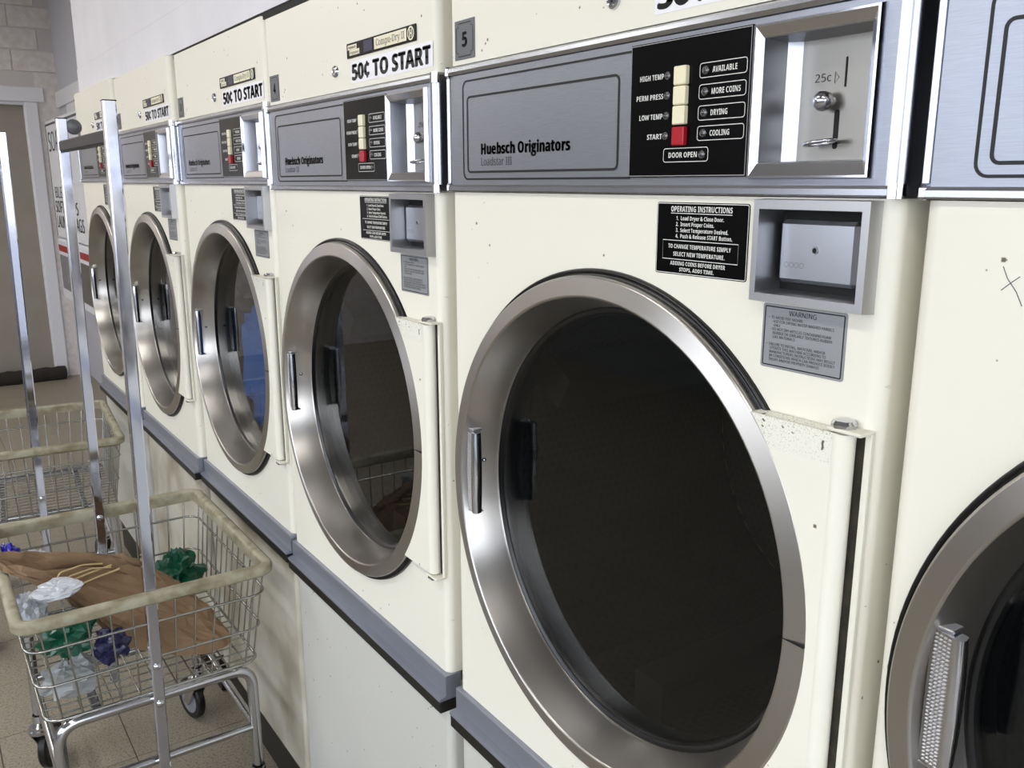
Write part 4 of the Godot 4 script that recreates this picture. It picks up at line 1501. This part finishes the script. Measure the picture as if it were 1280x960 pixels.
func _ready() -> void:
	# camera
	var cam := Camera3D.new()
	cam.name = "camera"
	cam.position = Vector3(1.2424, 0.0141 + B, 0.7317) * U
	cam.rotation = Vector3(-0.2262, 0.9670, -0.0019)
	cam.fov = rad_to_deg(2.0 * atan(480.0 / 1095.6))
	cam.near = 0.02
	cam.current = true
	add_child(cam)
	# overcast daylight outside the shop front
	var env := Environment.new()
	env.background_mode = Environment.BG_SKY
	var sky := Sky.new()
	var sm := ProceduralSkyMaterial.new()
	sm.sky_top_color = Color(0.84, 0.88, 0.94)
	sm.sky_horizon_color = Color(0.96, 0.975, 1.0)
	sm.ground_bottom_color = Color(0.45, 0.45, 0.45)
	sm.ground_horizon_color = Color(0.75, 0.76, 0.78)
	sm.energy_multiplier = 1.0
	sky.sky_material = sm
	env.sky = sky
	env.background_energy_multiplier = 4.9
	env.tonemap_mode = Environment.TONE_MAPPER_LINEAR
	env.tonemap_exposure = 1.23
	env.sdfgi_enabled = true
	env.ssao_enabled = true
	env.ssil_enabled = true
	var we := WorldEnvironment.new()
	we.name = "environment"
	we.environment = env
	add_child(we)

	make_materials()
	build_room()
	added_ceiling_lights()

	# the row of dryers; offsets follow how the cabinets stand out of line
	var d0 := make_dryer()
	var rowd := [
		["5", Vector3(0, 0, 0), "cream coin dryer marked 5 with its large dark round door in front"],
		["4", Vector3(-0.8258, -0.0017, -0.0042), "cream coin dryer marked 4, left of the large near dryer"],
		["3", Vector3(-1.6135, 0.0091, -0.002), "cream coin dryer marked 3 with blue laundry behind its glass"],
		["2", Vector3(-2.4060, 0.0116, 0.0148), "cream coin dryer partly behind the tall chrome rack pole, second from the far end"],
		["1", Vector3(-3.1988, 0.0183, 0.0263), "cream coin dryer at the far end of the row beside the vending machine"],
		["6", Vector3(0.7995, -0.0009, -0.0043), "cream coin dryer cut off by the right edge of the picture"],
	]
	for i in rowd.size():
		var e: Array = rowd[i]
		var o: Node3D = d0
		if i > 0:
			o = d0.duplicate()
			o.name = numbered("tumble_dryer")
			add_child(o)
	var all := get_children().filter(func(q): return String(q.name).begins_with("tumble_dryer"))
	for i in rowd.size():
		var e: Array = rowd[i]
		var o: Node3D = all[i]
		var p: Vector3 = e[1]
		o.position = Vector3(p.x, 0, p.z) * U
		# the feet stay on the floor; the body above stands a little higher or lower on its levelling feet
		for ch in o.get_children():
			if String(ch.name).begins_with("kick_plate"): continue
			(ch as Node3D).position.y += p.y * U
		if e[0] in ["3", "2"]: (o.get_node("lower_panel") as MeshInstance3D).material_override = M.cream_mottled
		tag(o, e[2], "dryer", "coin dryers in a row")
		number_plate(o, e[0])
		o.get_node("number_plate").position.y += p.y * U

	# scratches on the enamel of dryer 6
	var gs := Geo.new(Vector3(0, B, 0))
	for q in SCRATCH: gs.ribbon(q, 0.0007, -0.0057, false)
	put("scratch", gs, M.ink_grey, all[5], "thin crossed scratches in the enamel")

	# blue laundry in dryer 3
	for e in [[Vector3(-1.6135 + 0.27, B - 0.52, -0.175), Vector3(0.18, 0.21, 0.085), 3, "bright blue bundled laundry behind the glass of dryer 3"]]:
		var o := crumpled("laundry_bundle", e[3], e[0], e[1], e[2], M.cloth_blue, 0.5, 1.4)
		o.set_meta("category", "laundry")

	# carts
	var c0 := make_cart()
	c0.position = Vector3(-1.185, 0, 0.342) * U
	tag(c0, "near chrome wire laundry cart holding a paper bag and plastic bags", "laundry cart", "wire laundry carts")
	var c1 := c0.duplicate()
	c1.name = numbered("laundry_cart")
	c1.get_node("end_knob").free()
	add_child(c1)
	c1.position = Vector3(-2.66, 0, 0.385) * U
	c1.rotation.y = deg_to_rad(-4.5)
	tag(c1, "empty chrome wire laundry cart behind the loaded one", "laundry cart", "wire laundry carts")

	paper_bag()
	crumpled("plastic_bag", "green plastic bag at the left front of the near cart", Vector3(-0.962, 0.692, 0.520), Vector3(0.046, 0.046, 0.058), 12, M.bag_green, 0.55, 1.5)
	crumpled("plastic_bag", "white balled-up plastic bag in the near cart's left corner", Vector3(-1.075, 0.725, 0.590), Vector3(0.040, 0.042, 0.034), 14, M.bag_white, 0.4, 1.5)
	crumpled("plastic_bag", "pale flat plastic bag lying between the paper bag and the green bag", Vector3(-1.020, 0.784, 0.525), Vector3(0.058, 0.013, 0.056), 15, M.bag_white, 0.3, 1.1)
	crumpled("plastic_bag", "pale grey plastic bag on the wire floor under the green bag", Vector3(-0.955, 0.580, 0.530), Vector3(0.046, 0.044, 0.062), 16, M.bag_grey, 0.4, 1.4)
	crumpled("plastic_bag", "navy plastic bag in front of the paper bag", Vector3(-0.918, 0.652, 0.435), Vector3(0.026, 0.040, 0.036), 18, M.bag_navy, 0.5, 1.5)
	crumpled("plastic_bag", "green plastic bag at the back right of the near cart", Vector3(-1.36, 0.600, 0.165), Vector3(0.055, 0.066, 0.060), 20, M.bag_green, 0.5, 1.5)
	crumpled("plastic_bag", "royal blue plastic bag behind the paper bag at the left edge", Vector3(-1.36, 0.765, 0.605), Vector3(0.045, 0.030, 0.026), 22, M.bag_blue, 0.5, 1.5)
	crumpled("plastic_bag", "white plastic bag behind the paper bag's mouth", Vector3(-1.38, 0.715, 0.540), Vector3(0.050, 0.038, 0.040), 24, M.bag_white, 0.5, 1.5)

	vending_machine()
	# rolled mat against the far door
	var gm := Geo.new()
	var P := []
	for i in 25: P.append(Vector3(-7.60 + 0.01 * sin(i * 1.7), 0.05 + 0.006 * sin(i * 2.3), -0.36 + i * 0.05))
	gm.tube(P, 0.068, 12)
	var mo := put("draught_roll", gm, M.mat_brown)
	tag(mo, "dark rolled draught stopper on the floor along the far door", "door mat")
